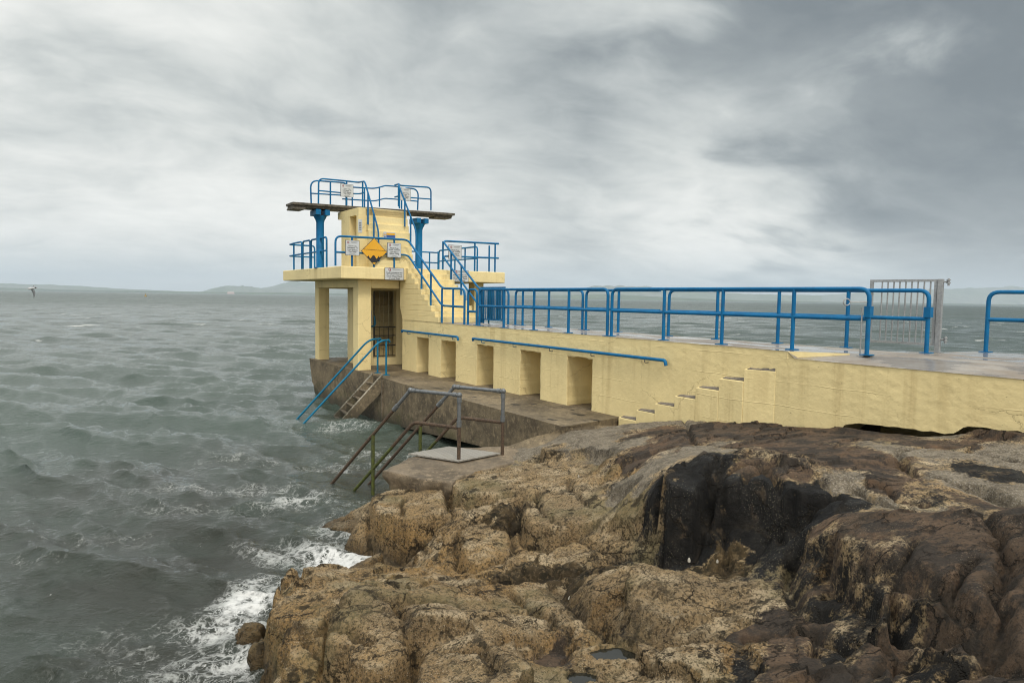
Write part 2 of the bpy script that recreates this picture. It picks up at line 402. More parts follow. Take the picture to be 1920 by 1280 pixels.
# deck: pier strip, the promenade end falls 17 cm to its outer edge
d = MB()
nd = 40
def deck_strip(us, vs, zf):
    P = [W(u, v, zf(u, v)) for u in us for v in vs]; n = len(vs)
    d.add(P, [(i*n+j, (i+1)*n+j, (i+1)*n+j+1, i*n+j+1) for i in range(len(us)-1) for j in range(n-1)])
dk = lambda u, v: DECK + .0035*float(perlin(np.array(u*1.3), np.array(v*1.3), 5))
deck_strip(np.linspace(7.15, 22.7, 90), np.linspace(-.012, 1.80, 14), dk)
def dk2(u, v):
    e = max(0.0, .62*min(1, (7.15-u)/.85)) if u > 6.05 else .62
    base = DECK
    if e <= 0: return base if v > 0 else base
    t = min(1, max(0, v/.62)); return 3.17+(DECK-3.17)*t
deck_strip(np.linspace(-3, 7.15, 70), np.linspace(-.012, .64, 8), dk2)
far = [(-3, 5.2), (2.5, 4.0), (4.86, 3.58), (5.62, 3.42), (5.78, 2.45), (6.35, 1.86), (7.15, 1.82)]
d.add([W(-3, .64, DECK)]+[W(u, v, DECK) for u, v in far]+[W(7.15, .64, DECK)], [tuple(range(len(far)+2))])
d.build('deck', DECKM, pier)
k = MB()   # wedge of kerb where the pier deck rises above the lower promenade edge
a0, a1, b0 = W(7.15, -.01, 3.12), W(7.15, .64, DECK), W(6.12, .62, DECK)
k.add([W(7.15, -.008, DECK), W(6.32, .52, DECK+.004), W(6.32, .52, DECK-.02), W(7.15, -.008, 3.15), W(7.15, .64, DECK+.004), W(7.15, .64, 3.15)],
      [(0, 1, 2, 3), (0, 3, 5, 4)])
k.build('kerb', YEL, pier)
MB().add([W(7.15, -.01, DECK+.002), W(7.15, .64, DECK+.002), W(6.32, .52, DECK+.002)], [(0, 1, 2)]).build('deck_corner', DECKM, pier)
f = MB()
for (ua, va), (ub, vb) in zip(far, far[1:]): f.add([W(ua, va, .3), W(ub, vb, .3), W(ub, vb, DECK), W(ua, va, DECK)], [(0, 1, 2, 3)])
f.add([W(-3, 0, 2.3), W(-3, 5.2, .3), W(-3, 5.2, DECK), W(-3, 0, 3.17)], [(0, 1, 2, 3)])
f.build('sea_face', CONC2, pier)
# little flight against the wall; its treads are bare concrete
sf = MB(); tr = MB()
ZS = [2.96, 2.73, 2.49, 2.25, 2.02, 1.80, 1.56, 1.33]; UR = [7.37, 7.93, 8.48, 9.04, 9.59, 10.14, 10.69, 11.23]
for i, (z, ur) in enumerate(zip(ZS, UR)):
    ul = UR[i+1] if i+1 < len(UR) else 11.85
    vf = -.155; z -= .055
    j = .012*math.sin(i*5.3)
    vr = vf+j if i else -.006
    sf.hexa([W(ur, vr, .9), W(ur, .02, .9), W(ul, .02, .9), W(ul, vf+j, .9), W(ur, vr, z), W(ur, .02, z+.02), W(ul, .02, z+.02), W(ul, vf+j, z)])
    tr.hexa([W(ur+.012, vf+.03 if i else -.003, z+.002), W(ur+.012, .0, z+.023), W(ul-.02, .0, z+.023), W(ul-.05, vf+.03, z+.002),
             W(ur+.012, vf+.025 if i else -.004, z+.016), W(ur+.012, .0, z+.06), W(ul-.02, .0, z+.026), W(ul-.06, vf+.02, z+.012)])
side = sf.build('side_steps', YEL, pier, bevel=.012)
tr.build('tread', m_simple('bare step concrete', (.20,.175,.15), .8, 0, .5, 12, .01), side)
# ================================================================== lower ledge
led = MB()
E0 = [(28.45, -1.66), (28.45, 4.0), (22.95, 4.0), (22.95, 1.7), (11.55, 1.7)]
outer = [(11.05, -1.88), (14.5, -1.82), (19.2, -1.80), (20.7, -1.72), (22.1, -1.66), (25.5, -1.68)]
poly = outer+E0
def ledz(u): return LED
NB = len(poly); P = [W(u, v, LED) for u, v in poly]
def lowz(i):
    u = poly[i][0]
    return float(np.interp(u, [11, 12, 14.5, 16.5, 19.2, 20.6, 20.8, 25, 28.5], [.5, .5, .42, .55, .6, .62, -.6, -.6, -.6]))
Bm = []
for i, (u, v) in enumerate(poly):
    Bm.append(W(u-(.35 if u > 28 else 0), v, .55 if u > 25.6 else max(lowz(i), -.6)))
led.add(P, [tuple(range(NB))]); led.add(P+Bm, [(i, (i+1) % NB, NB+(i+1) % NB, NB+i) for i in range(NB)])
led.add(Bm, [tuple(range(NB))[::-1]])
ledo = led.build('concrete_ledge', CONC, None, bevel=.05)
tag(ledo, 'brown weathered concrete ledge just above the sea along the foot of the yellow pier', 'ledge')
# set-back foundation below the undercut, the joint line and a lump at the broken end
fb = MB()
fb.box(11.4, 20.7, -.6, 1.6, -1.5, .7); fb.box(20.72, 28.0, -1.5, 3.8, -1.5, .9)
fb.hexa([W(26.2, -1.64, -1.2), W(26.2, 1, -1.2), W(27.6, 1, -1.2), W(27.6, -1.5, -1.2), W(26.2, -1.64, .8), W(26.2, 1, .8), W(28.12, 1, .8), W(28.12, -1.64, .8)])
fb.build('footing', CONC, ledo)
MB().box(20.62, 20.70, -1.765, -1.6, .12, 1.43).build('joint_strip', CONC2, ledo); MB().box(19.05, 19.1, -1.815, -1.7, .5, 1.40).build('joint_strip', CONC2, ledo)

# ================================================================== the tower
tower = thing('diving_tower', W(25, .8, LED), 'yellow concrete diving tower with two levels of platforms at the end of the pier', 'diving tower')
sl = MB(); sl.box(22.6, 29.5, -2.42, 4.3, 4.725, TOP); sl.build('platform_slab', YEL, tower, bevel=.03)
for (u0, u1, v0, v1) in ((23.12, 23.62, -1.60, -1.10), (27.75, 28.2, -1.48, -1.02), (28.0, 28.4, .0, .5), (28.0, 28.4, 3.3, 3.75), (23.3, 23.75, 3.3, 3.75)):
    MB().box(u0, u1, v0, v1, LED-.02, 4.722).build('column', YEL, tower, bevel=.03)
MB().box(23.15, 23.58, -1.1, -.003, 4.42, 4.722).build('beam', YEL, tower, bevel=.02)
MB().box(23.62, 27.75, -1.57, -1.13, 4.44, 4.722).build('beam', YEL, tower, bevel=.02)
MB().box(28.02, 28.38, -1.02, 0, 4.42, 4.722).build('beam', YEL, tower, bevel=.02)
MB().box(28.02, 28.38, .5, 3.3, 4.42, 4.722).build('beam', YEL, tower, bevel=.02)
# room under the platform, with the barred gate across its mouth
rm = MB()
rm.box(24.62, 26.3, -.78, -.60, LED-.02, 4.722)       # side wall
rm.box(24.60, 24.95, -.60, -.40, LED-.02, 4.722)      # jamb
rm.box(24.60, 24.95, -.40, .55, 4.35, 4.722); rm.box(24.60, 24.95, -.40, .55, LED-.02, 1.78)   # head, sill
rm.box(24.60, 24.95, .55, 2.75, LED-.02, 4.722); rm.box(26.1, 26.29, -.60, 2.75, LED-.02, 4.722); rm.box(24.95, 26.1, 2.55, 2.75, LED-.02, 4.722)
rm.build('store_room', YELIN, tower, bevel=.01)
ins = MB()
for q in range(8): ins.box(25.0+q*.13, 26.09, -.59, .9, LED+q*.33, LED+(q+1)*.33)
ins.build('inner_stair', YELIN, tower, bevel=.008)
gate = MB(); up_g = MB()
for q in range(5):
    v = -.36+q*.19; gate.tube([W(24.57, v, 1.84), W(24.57, v, 2.95)], .011, 6); up_g.tube([W(24.57, v, 2.95), W(24.57, v, 4.34)], .012, 6)
for z in (1.84, 2.25, 2.62, 2.95): gate.box(24.555, 24.585, -.40, .5, z-.018, z+.018)
gate.box(24.55, 24.59, -.41, -.37, 1.82, 4.33)
go = gate.build('cage_gate', DARKST, tower); up_g.build('upper_bar', CREAMB, go)
hk = MB(); hk.tube(fillet([W(24.5, -.40, 3.38), W(24.5, -.36, 3.0), W(24.45, -.62, 2.98)], .2), .03, 8); hk.build('latch_handle', BLUE2, go)
# main stair up to the lower platform (10 risers), its solid side is flush with the pier wall
st = MB()
for q in range(10):
    z0 = DECK+q*.186; z1 = z0+.186; u = 20.1+q*.255; j = .006*math.sin(q*3.7)
    st.box(u+j, 22.66 if q < 9 else 22.6, -.002, 1.62, z0+(.001 if q else .002), z1)
st.hexa([W(22.3, .004, 3.28), W(22.3, 1.6, 3.28), W(22.87, 1.6, 3.28), W(22.87, .004, 3.28), W(22.3, .004, 3.75), W(22.3, 1.6, 3.75), W(23.1, 1.6, 3.75), W(23.1, .004, 3.75)])
st.box(22.66, 23.1, .002, 1.6, 3.75, 4.722)
st.build('main_stair', YEL, tower, bevel=.012)
# upper block with its doorway and the steep steps to the diving board
ub = MB()
ub.box(23.22, 24.92, -1.55, -1.42, TOP, 5.16)
ub.box(23.22, 23.42, -1.55, .30, TOP, 7.0)               # front wall
ub.box(24.08, 24.92, -1.55, .30, TOP, 7.0)               # rear mass
ub.box(23.42, 24.08, -.7, .30, TOP, 7.0)
ub.box(23.22, 24.92, -1.55, .30, 7.0, 7.26)
ub.box(24.92, 25.3, -1.55, .30, 7.0, 7.26)
ub.build('upper_block', YEL, tower, bevel=.045)
us_ = MB()
for q in range(8):
    z0 = TOP+q*.262; u = 22.66+q*.08
    us_.box(u, 23.24, -1.20-.012*q, .345-.004*q, z0, z0+.262-.012); us_.box(u+.012, 23.24, -1.19-.012*q, .335-.004*q, z0+.249, z0+.263)
us_.build('steep_stair', YEL, tower, bevel=.014)
# pillars with their twin cap beams
for px, u in ((600.3, 25.25), (785.2, 25.25)):
    bu, bv, bz = onu(px, 470, u)
    pm = MB(); c0 = W(u, bv, TOP); zt = 7.13
    prof = [(0, .23), (.03, .23), (.031, .145), (1.68, .142), (1.77, .165), (1.85, .21), (1.90, .235), (1.93, .24)]
    pts = [c0+np.array([0, 0, h]) for h, r in prof]; pm.tube(pts, [r for h, r in prof], 20)
    pil = pm.build('pillar', BLUE, tower)
    for s in (-.17, .17): MB().box(u-.36, u+.36, bv+s-.09, bv+s+.09, 7.085, 7.285).build('cap_beam', BLUE, pil, bevel=.012)
# diving board right across the top, with battens under both ends
db = MB()
def brd(v0, v1, za, zb, h0, h1, u0, u1):
    db.hexa([W(u0, v0, za+h0), W(u0, v1, zb+h0), W(u1, v1, zb+h0), W(u1, v0, za+h0), W(u0, v0, za+h1), W(u0, v1, zb+h1), W(u1, v1, zb+h1), W(u1, v0, za+h1)])
zl = lambda v: 7.46+.02*(v+3.4)
for q in range(4):
    a = 24.86+q*.215; brd(-3.37, 3.28, zl(-3.37), zl(3.28), -.09, .004*math.sin(q*2), a, a+.21)
brd(-3.34, -.9, zl(-3.34), zl(-.9), -.17, -.092, 24.95, 25.62)
brd(-3.36, -2.9, zl(-3.36), zl(-2.9), -.24, -.172, 24.9, 25.66); brd(.5, 3.2, zl(.5), zl(3.2), -.15, -.092, 24.95, 25.62); brd(2.45, 3.2, zl(2.45), zl(3.2), -.215, -.152, 25.0, 25.6)
db.build('diving_board', WOOD, tower, bevel=.008)
# ================================================================== railings
def railing(name, label, posts, rails, r=.036, mat=None, group=None, plate=True, base=None, cat='railing', rp=None):
    """posts: list of (bottom, top) world points; rails: list of (part name, polyline)"""
    mat = mat or BLUE; rp = rp or r
    b0 = base if base is not None else posts[0][0]
    t = thing(name, b0, label, cat, group)
    for a, b in posts:
        m = MB(); m.tube([a, b], rp, 10)
        if plate: m.obox(np.asarray(a)+np.array([0, 0, .006]), AX, VX, (0, 0, 1), .075, .075, .006)
        m.build('post', mat, t)
    for n, pl in rails: MB().tube(pl, r, 10).build(n, mat, t)
    return t
def P(px, py, plane, val):
    f = {'u': onu, 'v': onv, 'z': zz}[plane]; return W(*f(px, py, val))
RT = 1.10
def deck_section(label, v, uA, uB, posts_u, endA=True, endB=True, z=DECK, vB=None, h=RT, mid=.60, r=.036, group='blue railings along the pier deck'):
    """a welded rail section: the top tube bends down into a leg at its ends"""
    vB = v if vB is None else vB
    vv = lambda u: v+(vB-v)*(u-uA)/(uB-uA)
    top = []
    if endA: top += [W(uA, v, z), W(uA, v, z+h)]
    else: top += [W(uA, v, z+h)]
    if endB: top += [W(uB, vB, z+h), W(uB, vB, z)]
    else: top += [W(uB, vB, z+h)]
    t = thing('railing', W(uA, v, z), label, 'railing', group)
    MB().tube(fillet(top, .17), r, 12).build('top_rail', BLUE, t)
    MB().tube([W(uA, v, z+mid), W(uB, vB, z+mid)], r*.97, 12).build('mid_rail', BLUE, t)
    for u in posts_u:
        m = MB(); m.tube([W(u, vv(u), z), W(u, vv(u), z+h)], r, 12); m.obox(W(u, vv(u), z+.007), AX, VX, (0, 0, 1), .085, .085, .007)
        m.build('post', BLUE, t)
    for e, u in ((endA, uA), (endB, uB)):
        if e: MB().obox(W(u, vv(u), z+.007), AX, VX, (0, 0, 1), .085, .085, .007).build('base_plate', BLUE, t)
    return t
# near side of the deck
deck_section('blue railing on the near deck edge, from the stairs to halfway along the pier', .15, 17.75, 12.0, [16.41, 14.94, 13.45])
n2 = deck_section('long blue railing on the near deck edge, bent down beside the silver gate', .17, 11.88, 6.02, [10.33, 8.85, 7.35], vB=.50)
MB().obox(W(6.02, .50, DECK+.72), AX, VX, (0, 0, 1), .05, .055, .09).build('bracket', BLUE, n2)
eb = MB(); c = W(6.08, .42, DECK+.88)
ring = [c+rt*(-.27)+rt*.055*math.cos(a)+up*.055*math.sin(a) for a in np.linspace(.2, 2*math.pi-.2, 16)]
eb.tube(ring, .011, 6); eb.tube([c-rt*.215, c-rt*.1, c+rt*.16], .011, 6); eb.build('hook_and_eye', GALV, n2)
MB().tube([W(6.1, .44, DECK), W(6.1, .44, DECK+.78)], .012, 6).build('drop_bolt', GALV, n2)
# far side
FV = 1.62
deck_section('blue railing section on the far deck edge, next to the blue gate', FV, 17.95, 14.65, [17.55, 16.2], group='blue railings along the pier deck')
deck_section('blue railing section in the middle of the far deck edge', FV, 14.5, 11.75, [13.2], endB=False)
f3 = deck_section('long blue railing on the far deck edge, ending at the silver gate post', FV, 11.45, 5.80, [10.1, 8.62, 7.2], vB=2.06)
MB().obox(W(5.80, 2.06, DECK+.72), AX, VX, (0, 0, 1), .055, .06, .09).build('bracket', BLUE, f3)
a = np.array(zz(1848, 660, DECK)); b = a+np.array([-3.2, .55, 0])
deck_section('blue railing at the right edge of the picture, beyond the silver gate', a[1], a[0], b[0], [a[0]-1.6], vB=b[1])
# tall gap-hoop and the foot of the stair rails
deck_section('narrow blue hoop railing at the foot of the yellow stairs', .16, 18.45, 17.92, [], mid=.42, group='blue railings along the pier deck')

# --- main stair railings (they run on along the front of the lower platform)
zr = lambda u: DECK+max(0, min(10, math.floor((u-20.1)/.255)+1))*.186
UF = 22.66
L = lambda px, py: P(px, py, 'u', UF)
Sv = .10
t = thing('stair_railing', W(22, Sv, DECK), 'blue railing carrying the yellow diamond, running down the left side of the stairs', 'railing', 'blue stair railings')
ua, va, za = onu(629, 497, UF)
ztop = onu(640, 443, UF)[2]; zmid = onu(640, 473, UF)[2]
s_top = [W(UF, va, TOP), W(UF, va, ztop), W(UF, Sv, ztop+.03), W(20.05, Sv, DECK+1.14), W(18.62, Sv+.03, DECK+1.12), W(18.62, Sv+.03, DECK)]
s_mid = [W(UF, va, zmid), W(UF, Sv, zmid+.03), W(20.05, Sv, DECK+.57), W(18.62, Sv+.03, DECK+.55)]
MB().tube(fillet(s_top, .22), .036, 12).build('top_rail', BLUE, t)
MB().tube(fillet(s_mid, .2), .034, 12).build('mid_rail', BLUE, t)
for px in (660, 701, 739):
    u_, v_, z_ = onu(px, 497, UF); MB().tube([W(UF, v_, TOP-.03), W(UF, v_, ztop+.02)], .034, 10).build('post', BLUE, t)
for u in (21.55, 20.85, 20.05, 19.3):
    zt = ztop+.03+(DECK+1.14-ztop-.03)*(UF-u)/(UF-20.05) if u > 20.05 else DECK+1.13
    MB().tube([W(u, Sv, zr(u) if u > 20.05 else DECK), W(u, Sv, zt)], .034, 10).build('post', BLUE, t)
# right side: from the platform front down the far edge of the stair
Rv = 1.52
t = thing('stair_railing', W(22, Rv, DECK), 'blue railing down the right side of the stairs and along the right platform front', 'railing', 'blue stair railings')
ue, ve, ze = onu(935, 457, UF); zt2 = onu(850, 453, UF)[2]; zm2 = onu(850, 481, UF)[2]
s_top = [W(UF, ve, ze), W(UF, Rv, zt2), W(20.0, Rv, DECK+1.14), W(18.3, Rv+.06, DECK+1.12), W(18.3, Rv+.06, DECK)]
s_mid = [W(UF, ve, onu(935, 484, UF)[2]), W(UF, Rv, zm2), W(20.0, Rv, DECK+.57), W(18.3, Rv+.06, DECK+.55)]
MB().tube(fillet(s_top, .2), .036, 12).build('top_rail', BLUE, t); MB().tube(fillet(s_mid, .2), .034, 12).build('mid_rail', BLUE, t)
for px in (890, 917, 928):
    u_, v_, z_ = onu(px, 497, UF); MB().tube([W(UF, v_, TOP-.03), W(UF, v_, zt2 if px != 917 else zt2-.06)], .034, 10).build('post', BLUE, t)
for u in (UF-.03, 22.0, 21.25, 20.0):
    zt = zt2+(DECK+1.14-zt2)*(UF-u)/(UF-20.0)
    MB().tube([W(u, Rv, zr(u)), W(u, Rv, zt)], .034, 10).build('post', BLUE, t)

# --- railings round the lower platform
def loopsec(label, pts, posts, r=.034, midf=.56, fr=.14, group='blue railings round the lower platform', basez=TOP):
    """hoop section through the given base points (u,v), legs at both ends"""
    h = 1.10; B = [W(u, v, basez) for u, v in pts]; Hh = np.array([0, 0, h])
    t = thing('platform_railing', B[0], label, 'railing', group)
    MB().tube(fillet([B[0]]+[b+Hh for b in B]+[B[-1]], fr), r, 10).build('top_rail', BLUE, t)
    MB().tube(fillet([b+Hh*midf for b in B], .1), r*.9, 10).build('mid_rail', BLUE, t)
    for u, v in posts: MB().tube([W(u, v, basez), W(u, v, basez+h)], r, 10).build('post', BLUE, t)
    return t
LV = -2.28
uL = lambda px: onv(px, 480, LV)[0]
loopsec('blue hoop railing in front of the left blue pillar, on the left platform edge', [(uL(612.5), LV), (uL(583.5), LV)], [])
loopsec('small blue hoop railing at the far left platform edge, second from the left', [(uL(581.5), LV), (uL(568), LV)], [])
loopsec('blue corner railing at the far left end of the platform', [(uL(566), LV), (uL(551), LV), (29.3, -2.2), (29.3, onu(590, 480, 29.3)[1])], [(uL(551), LV)])
loopsec('blue railing along the far platform edge, right of the right blue pillar', [(29.2, onu(762, 480, 29.2)[1]), (29.2, onu(820, 480, 29.2)[1]), (28.7, onu(821.5, 480, 28.7)[1])], [(29.2, onu(805.5, 480, 29.2)[1])])
RVp = 4.12
uR = lambda px: onv(px, 480, RVp)[0]
loopsec('long blue railing along the right platform edge behind the sign', [(uR(823), RVp), (uR(895), RVp)], [(uR(872), RVp), (uR(853), RVp)])

# --- top platform railings
def pu(px, py, u): return W(*onu(px, py, u))
t = thing('top_railing', pu(597, 382, 24.95), 'blue railing on the high board, running down the left of the steep steps', 'railing', 'blue railings on the high board')
UN = 24.95; US = 23.2
p_ = [pu(597, 382, UN), pu(597.5, 334.5, UN), pu(650, 339.5, UN), pu(671, 342, UN), pu(684, 340, 23.5), pu(709.5, 432, 22.70), pu(710.5, 490, 22.64)]
MB().tube(fillet(p_, .2), .030, 10).build('top_rail', BLUE, t)
MB().tube(fillet([pu(598, 357.5, UN), pu(650, 362.5, UN), pu(674, 363.5, UN), pu(682, 361.5, 24.6)], .15), .026, 10).build('mid_rail', BLUE, t)
for a, b in ((pu(650, 385, UN), pu(650, 340, UN)), (pu(680, 389, 24.3), pu(680, 341, 24.3)), (pu(690, 421, 23.06), pu(690, 363, 23.06)), (pu(701, 447, 22.86), pu(701, 402, 22.86))):
    MB().tube([a, b], .030, 10).build('post', BLUE, t)
t = thing('top_railing', pu(808, 395, 24.95), 'blue hoop railing on the high board, running down the right of the steep steps', 'railing', 'blue railings on the high board')
p_ = [pu(808, 394, UN), pu(808, 351.5, UN), pu(752, 348, UN), pu(747, 346, 23.5), pu(780, 432, 22.66), pu(781, 472, 22.63), pu(781, 500, 22.63)]
MB().tube(fillet(p_, .2), .030, 10).build('top_rail', BLUE, t)
MB().tube([pu(754, 369.5, UN), pu(808, 373.5, UN)], .026, 10).build('mid_rail', BLUE, t)
for a, b in ((pu(749, 391, 24.3), pu(749, 348, 24.3)), (pu(759, 425, 23.0), pu(759, 372, 23.0)), (pu(770, 459, 22.85), pu(770, 405, 22.85))):
    MB().tube([a, b], .030, 10).build('post', BLUE, t)
MB().tube([pu(740.5, 347, 24.9), pu(748, 345, 24.3)], .03, 8).build('rail_end', BLUE, t); MB().tube([pu(740.5, 369.5, 24.9), pu(748, 367.5, 24.3)], .03, 8).build('rail_end', BLUE, t)
UB = 25.62
t = thing('top_railing', pu(583.5, 380, UB), 'blue hoop railing on the far left of the high board', 'railing', 'blue railings on the high board')
MB().tube(fillet([pu(583.5, 381, UB), pu(582, 338, UB), pu(644, 342.5, UB), pu(649, 345, UB), pu(649, 386, UB)], .3), .030, 10).build('top_rail', BLUE, t)
MB().tube([pu(583, 362.5, UB), pu(647, 366.5, UB)], .026, 10).build('mid_rail', BLUE, t)
MB().tube([pu(619.5, 383, UB), pu(619.5, 340.5, UB)], .030, 10).build('post', BLUE, t)
t = thing('top_railing', pu(783, 394, UB), 'blue hoop railing on the far right of the high board behind the sign', 'railing', 'blue railings on the high board')
MB().tube(fillet([pu(783, 394, UB), pu(784.5, 354.5, UB), pu(753, 352, UB), pu(753, 392, UB)], .3), .030, 10).build('top_rail', BLUE, t)
MB().tube([pu(754, 374.5, UB), pu(783.5, 377.5, UB)], .026, 10).build('mid_rail', BLUE, t)
t = thing('top_railing', pu(660, 388, UB+.1), 'wavy blue railing along the rear of the high platform between the two hoops', 'railing', 'blue railings on the high board')
U3 = UB+.12
MB().tube(fillet([pu(652, 350.5, U3), pu(702, 353.5, U3), pu(716, 350, U3), pu(722, 348, U3), pu(748, 350, U3)], .25), .028, 10).build('top_rail', BLUE, t)
MB().tube(fillet([pu(642, 373, U3), pu(702, 377, U3), pu(716, 373.5, U3), pu(722, 372, U3), pu(748, 374, U3)], .25), .026, 10).build('mid_rail', BLUE, t)
for x, y in ((660.5, 351), (683.5, 352.5), (711.5, 351), (747, 350)): MB().tube([pu(x, y+37, U3), pu(x, y, U3)], .028, 10).build('post', BLUE, t)

# --- wall handrails with hooked brackets
def handrail(label, pa, pb, brk):
    va_ = -.11
    a = np.array(onv(*pa, va_)); b = np.array(onv(*pb, va_)); A_, B_ = W(*a), W(*b)
    t = thing('wall_handrail', A_, label, 'handrail', 'blue handrails fixed to the pier wall')
    d_ = (B_-A_)/np.linalg.norm(B_-A_)
    MB().tube(fillet([A_+np.array([0, 0, -.07])+VX*.03, A_, B_, B_+np.array([0, 0, -.11])+d_*.03], .07), .036, 12).build('rail', BLUE, t)
    for x in brk:
        f_ = (x-pa[0])/(pb[0]-pa[0]); q = np.array(onv(x, pa[1]+(pb[1]-pa[1])*f_, va_)); Q = W(*q)
        m = MB(); m.tube(fillet([Q, Q+np.array([0, 0, -.10]), Q+np.array([0, 0, -.10])+VX*.12], .03), .011, 6); m.build('bracket', GALVD if x > 1000 else BLUE2, t)
handrail('short blue handrail on the yellow wall beside the barred doorway', (753, 619.5), (858, 631.5), (764, 803, 848))
handrail('long blue handrail on the yellow wall above the alcoves', (886, 634.5), (1247, 675.5), (903, 962, 1030, 1108, 1209))

# --- railings beside the ledge steps and the steps themselves
SD = None
def stepface():
    a0 = W(*zz(693.6, 704, LED)); a1 = W(*zz(627.4, 777, 0)); b0 = W(*zz(711, 707, LED)); b1 = W(*zz(638.5, 788, 0))
    t = thing('sea_steps', a0, 'mossy concrete sea steps running down from the ledge into the water', 'steps')
    for p0, p1 in ((a0, a1), (b0, b1)):
        d_ = (p1-p0); e_ = p1+d_*.35; lat = (b0-a0)/np.linalg.norm(b0-a0)*.07
        s_ = p0-d_*.06
        MB().prism([s_, e_, e_+np.array([0, 0, -.42])-d_*.12, s_+np.array([0, 0, -.55])], lat).build('stringer', CONC, t, bevel=.012)
        MB().prism([s_+np.array([0, 0, .002]), e_+np.array([0, 0, .002]), e_+np.array([0, 0, .022]), s_+np.array([0, 0, .022])], lat*1.05).build('stringer_cap', STEPC, t)
    tm = MB()
    for q in range(7):
        f_ = .10+q*.178; l_ = a0+(a1-a0)*f_; r_ = b0+(b1-b0)*f_; d_ = (a1-a0)*np.array([1, 1, 0]); d_ /= np.linalg.norm(d_)
        dn = np.array([0, 0, 1.0])
        P8 = [l_-d_*.15-dn*.11, r_-d_*.15-dn*.11, r_+d_*.07-dn*.11, l_+d_*.07-dn*.11]
        tm.hexa(P8+[x+dn*.05 for x in P8])
    tm.build('tread', CONC2, t, bevel=.01)
stepface()
def searail(label, foot, top, bend, water):
    F_ = W(*zz(*foot, LED)); u_, v_, z_ = uvz(F_); T_ = W(u_, v_, top)
    B_ = bend; Wt = W(*zz(*water, 0)); d_ = Wt-B_
    hz = T_-B_; hz /= np.linalg.norm(hz)
    t = thing('sea_handrail', F_, label, 'handrail', 'blue handrails of the ledge steps')
    MB().tube(fillet([T_+hz*.22+np.array([0, 0, -.07]), T_+hz*.17, B_, Wt+d_*.25], .3), .034, 10).build('rail', BLUE2, t)
    m = MB(); m.tube([F_, T_], .032, 10); m.obox(F_+np.array([0, 0, .008]), AX, VX, (0, 0, 1), .09, .09, .008); m.build('post', BLUE2, t)
z1 = 2.66
searail('blue handrail on the far side of the mossy sea steps', (708, 699), z1, onz(699, 636.5, z1)+(onz(690, 637, z1)-onz(699, 636.5, z1))*.9, (561, 781))
searail('blue handrail on the near side of the mossy sea steps', (724, 703), z1, onz(712, 639, z1), (570, 793))

# --- rusty handrails of the front platform
d1 = np.array([-.8712, .491, 0]); d2 = np.array([.491, .8712, 0]); q1 = np.array([-.985, 12.9, 0]); q2 = np.array([-.16, 13.53, 0])
Z1 = np.array([0, 0, 1.0]); PZ = 1.0
def rusty(label, q, gs, hb):
    t = thing('rusty_handrail', q+Z1*PZ, label, 'handrail', 'rusty pipe handrails of the front platform')
    g = lambda s, z: q+d1*s+Z1*z
    zt = 2.29; sb = 1.17; sw = sb+(zt)/1.04; sx = sb+.42
    MB().tube([g(0, PZ-.1), g(0, 1.78)], .036, 10).build('post', RUST, t)
    m = MB(); m.tube(fillet([g(0, 1.70), g(0, zt), g(sb, zt), g(sx, zt-.42*1.04)], .07), .037, 12)
    for c_ in (g(0, zt), g(sb, zt)): m.sphere(c_, .056, .056, .056, 10, 6)
    for a_, b_ in ((g(0, 1.68), g(0, 1.80)), (g(.06, zt), g(.14, zt)), (g(sb-.14, zt), g(sb-.06, zt)), (g(sx-.1, zt-.32*1.04), g(sx, zt-.42*1.04)), (g(0, zt-.14), g(0, zt-.05))): m.tube([a_, b_], .048, 12)
    m.build('grey_pipe', GALVD, t)
    MB().tube([g(sx-.02, zt-.40*1.04), g(sw+.25, -.26)], .034, 10).build('slope_pipe', RUST, t)
    zm = 1.66; sm_ = 1.08
    MB().tube(fillet([g(0, zm), g(sm_, zm), g(sm_+.55, zm-.57)], .12), .034, 10).build('mid_pipe', RUST, t)
    MB().tube([g(sm_+.53, zm-.55), g(sm_+zm/1.04+.3, -.3)], .034, 10).build('lower_pipe', MOSSP, t)
    s2 = gs; zz_ = zt-(s2-sb)*1.04
    MB().tube([g(s2, -.5), g(s2, zz_)], .036, 10).build('leg', MOSSP, t)
rusty('rusty pipe handrail with grey top bar on the near side of the metal plate', q1, 2.13, 0)
rusty('rusty pipe handrail with grey top bar on the far side of the metal plate', q2, 2.05, 0)
# chequer plate
pl = MB(); pc = [onz(765, 852, 1.03), onz(860, 866, 1.03), onz(938, 851, 1.03), onz(842, 838.5, 1.03)]
pl.prism(pc, (0, 0, .025))
def m_plate():
    m, nt, b = newmat('chequer plate'); t_ = NT(nt); p = t_.pos(); w = t_.map(p, (1, 1, 1), rot=(0, 0, math.radians(-29)))
    x, y, z = t_.sep(w)
    cx = t_.math('ABSOLUTE', t_.math('SUBTRACT', t_.math('FRACT', t_.math('MULTIPLY', x, 11)), .5)); cy = t_.math('ABSOLUTE', t_.math('SUBTRACT', t_.math('FRACT', t_.math('MULTIPLY', y, 11)), .5))
    g = t_.step(t_.math('MAXIMUM', cx, cy), .40, .46); n = t_.noise(p, 5, 5, .6)
    c = t_.mix(t_.math('MULTIPLY', g, .45), (.28,.262,.23), (.13,.118,.098)); c = t_.mix(t_.step(n, .5, .7, 0, .45), c, (.19,.165,.13))
    t_.set(b.inputs['Base Color'], c); b.inputs['Roughness'].default_value = .55; t_.set(b.inputs['Normal'], t_.bump(g, .006, .8)); return m
plo = pl.build('cover_plate', m_plate()); tag(plo, 'pale chequered metal plate lying on the front platform between the rusty handrails', 'metal plate')

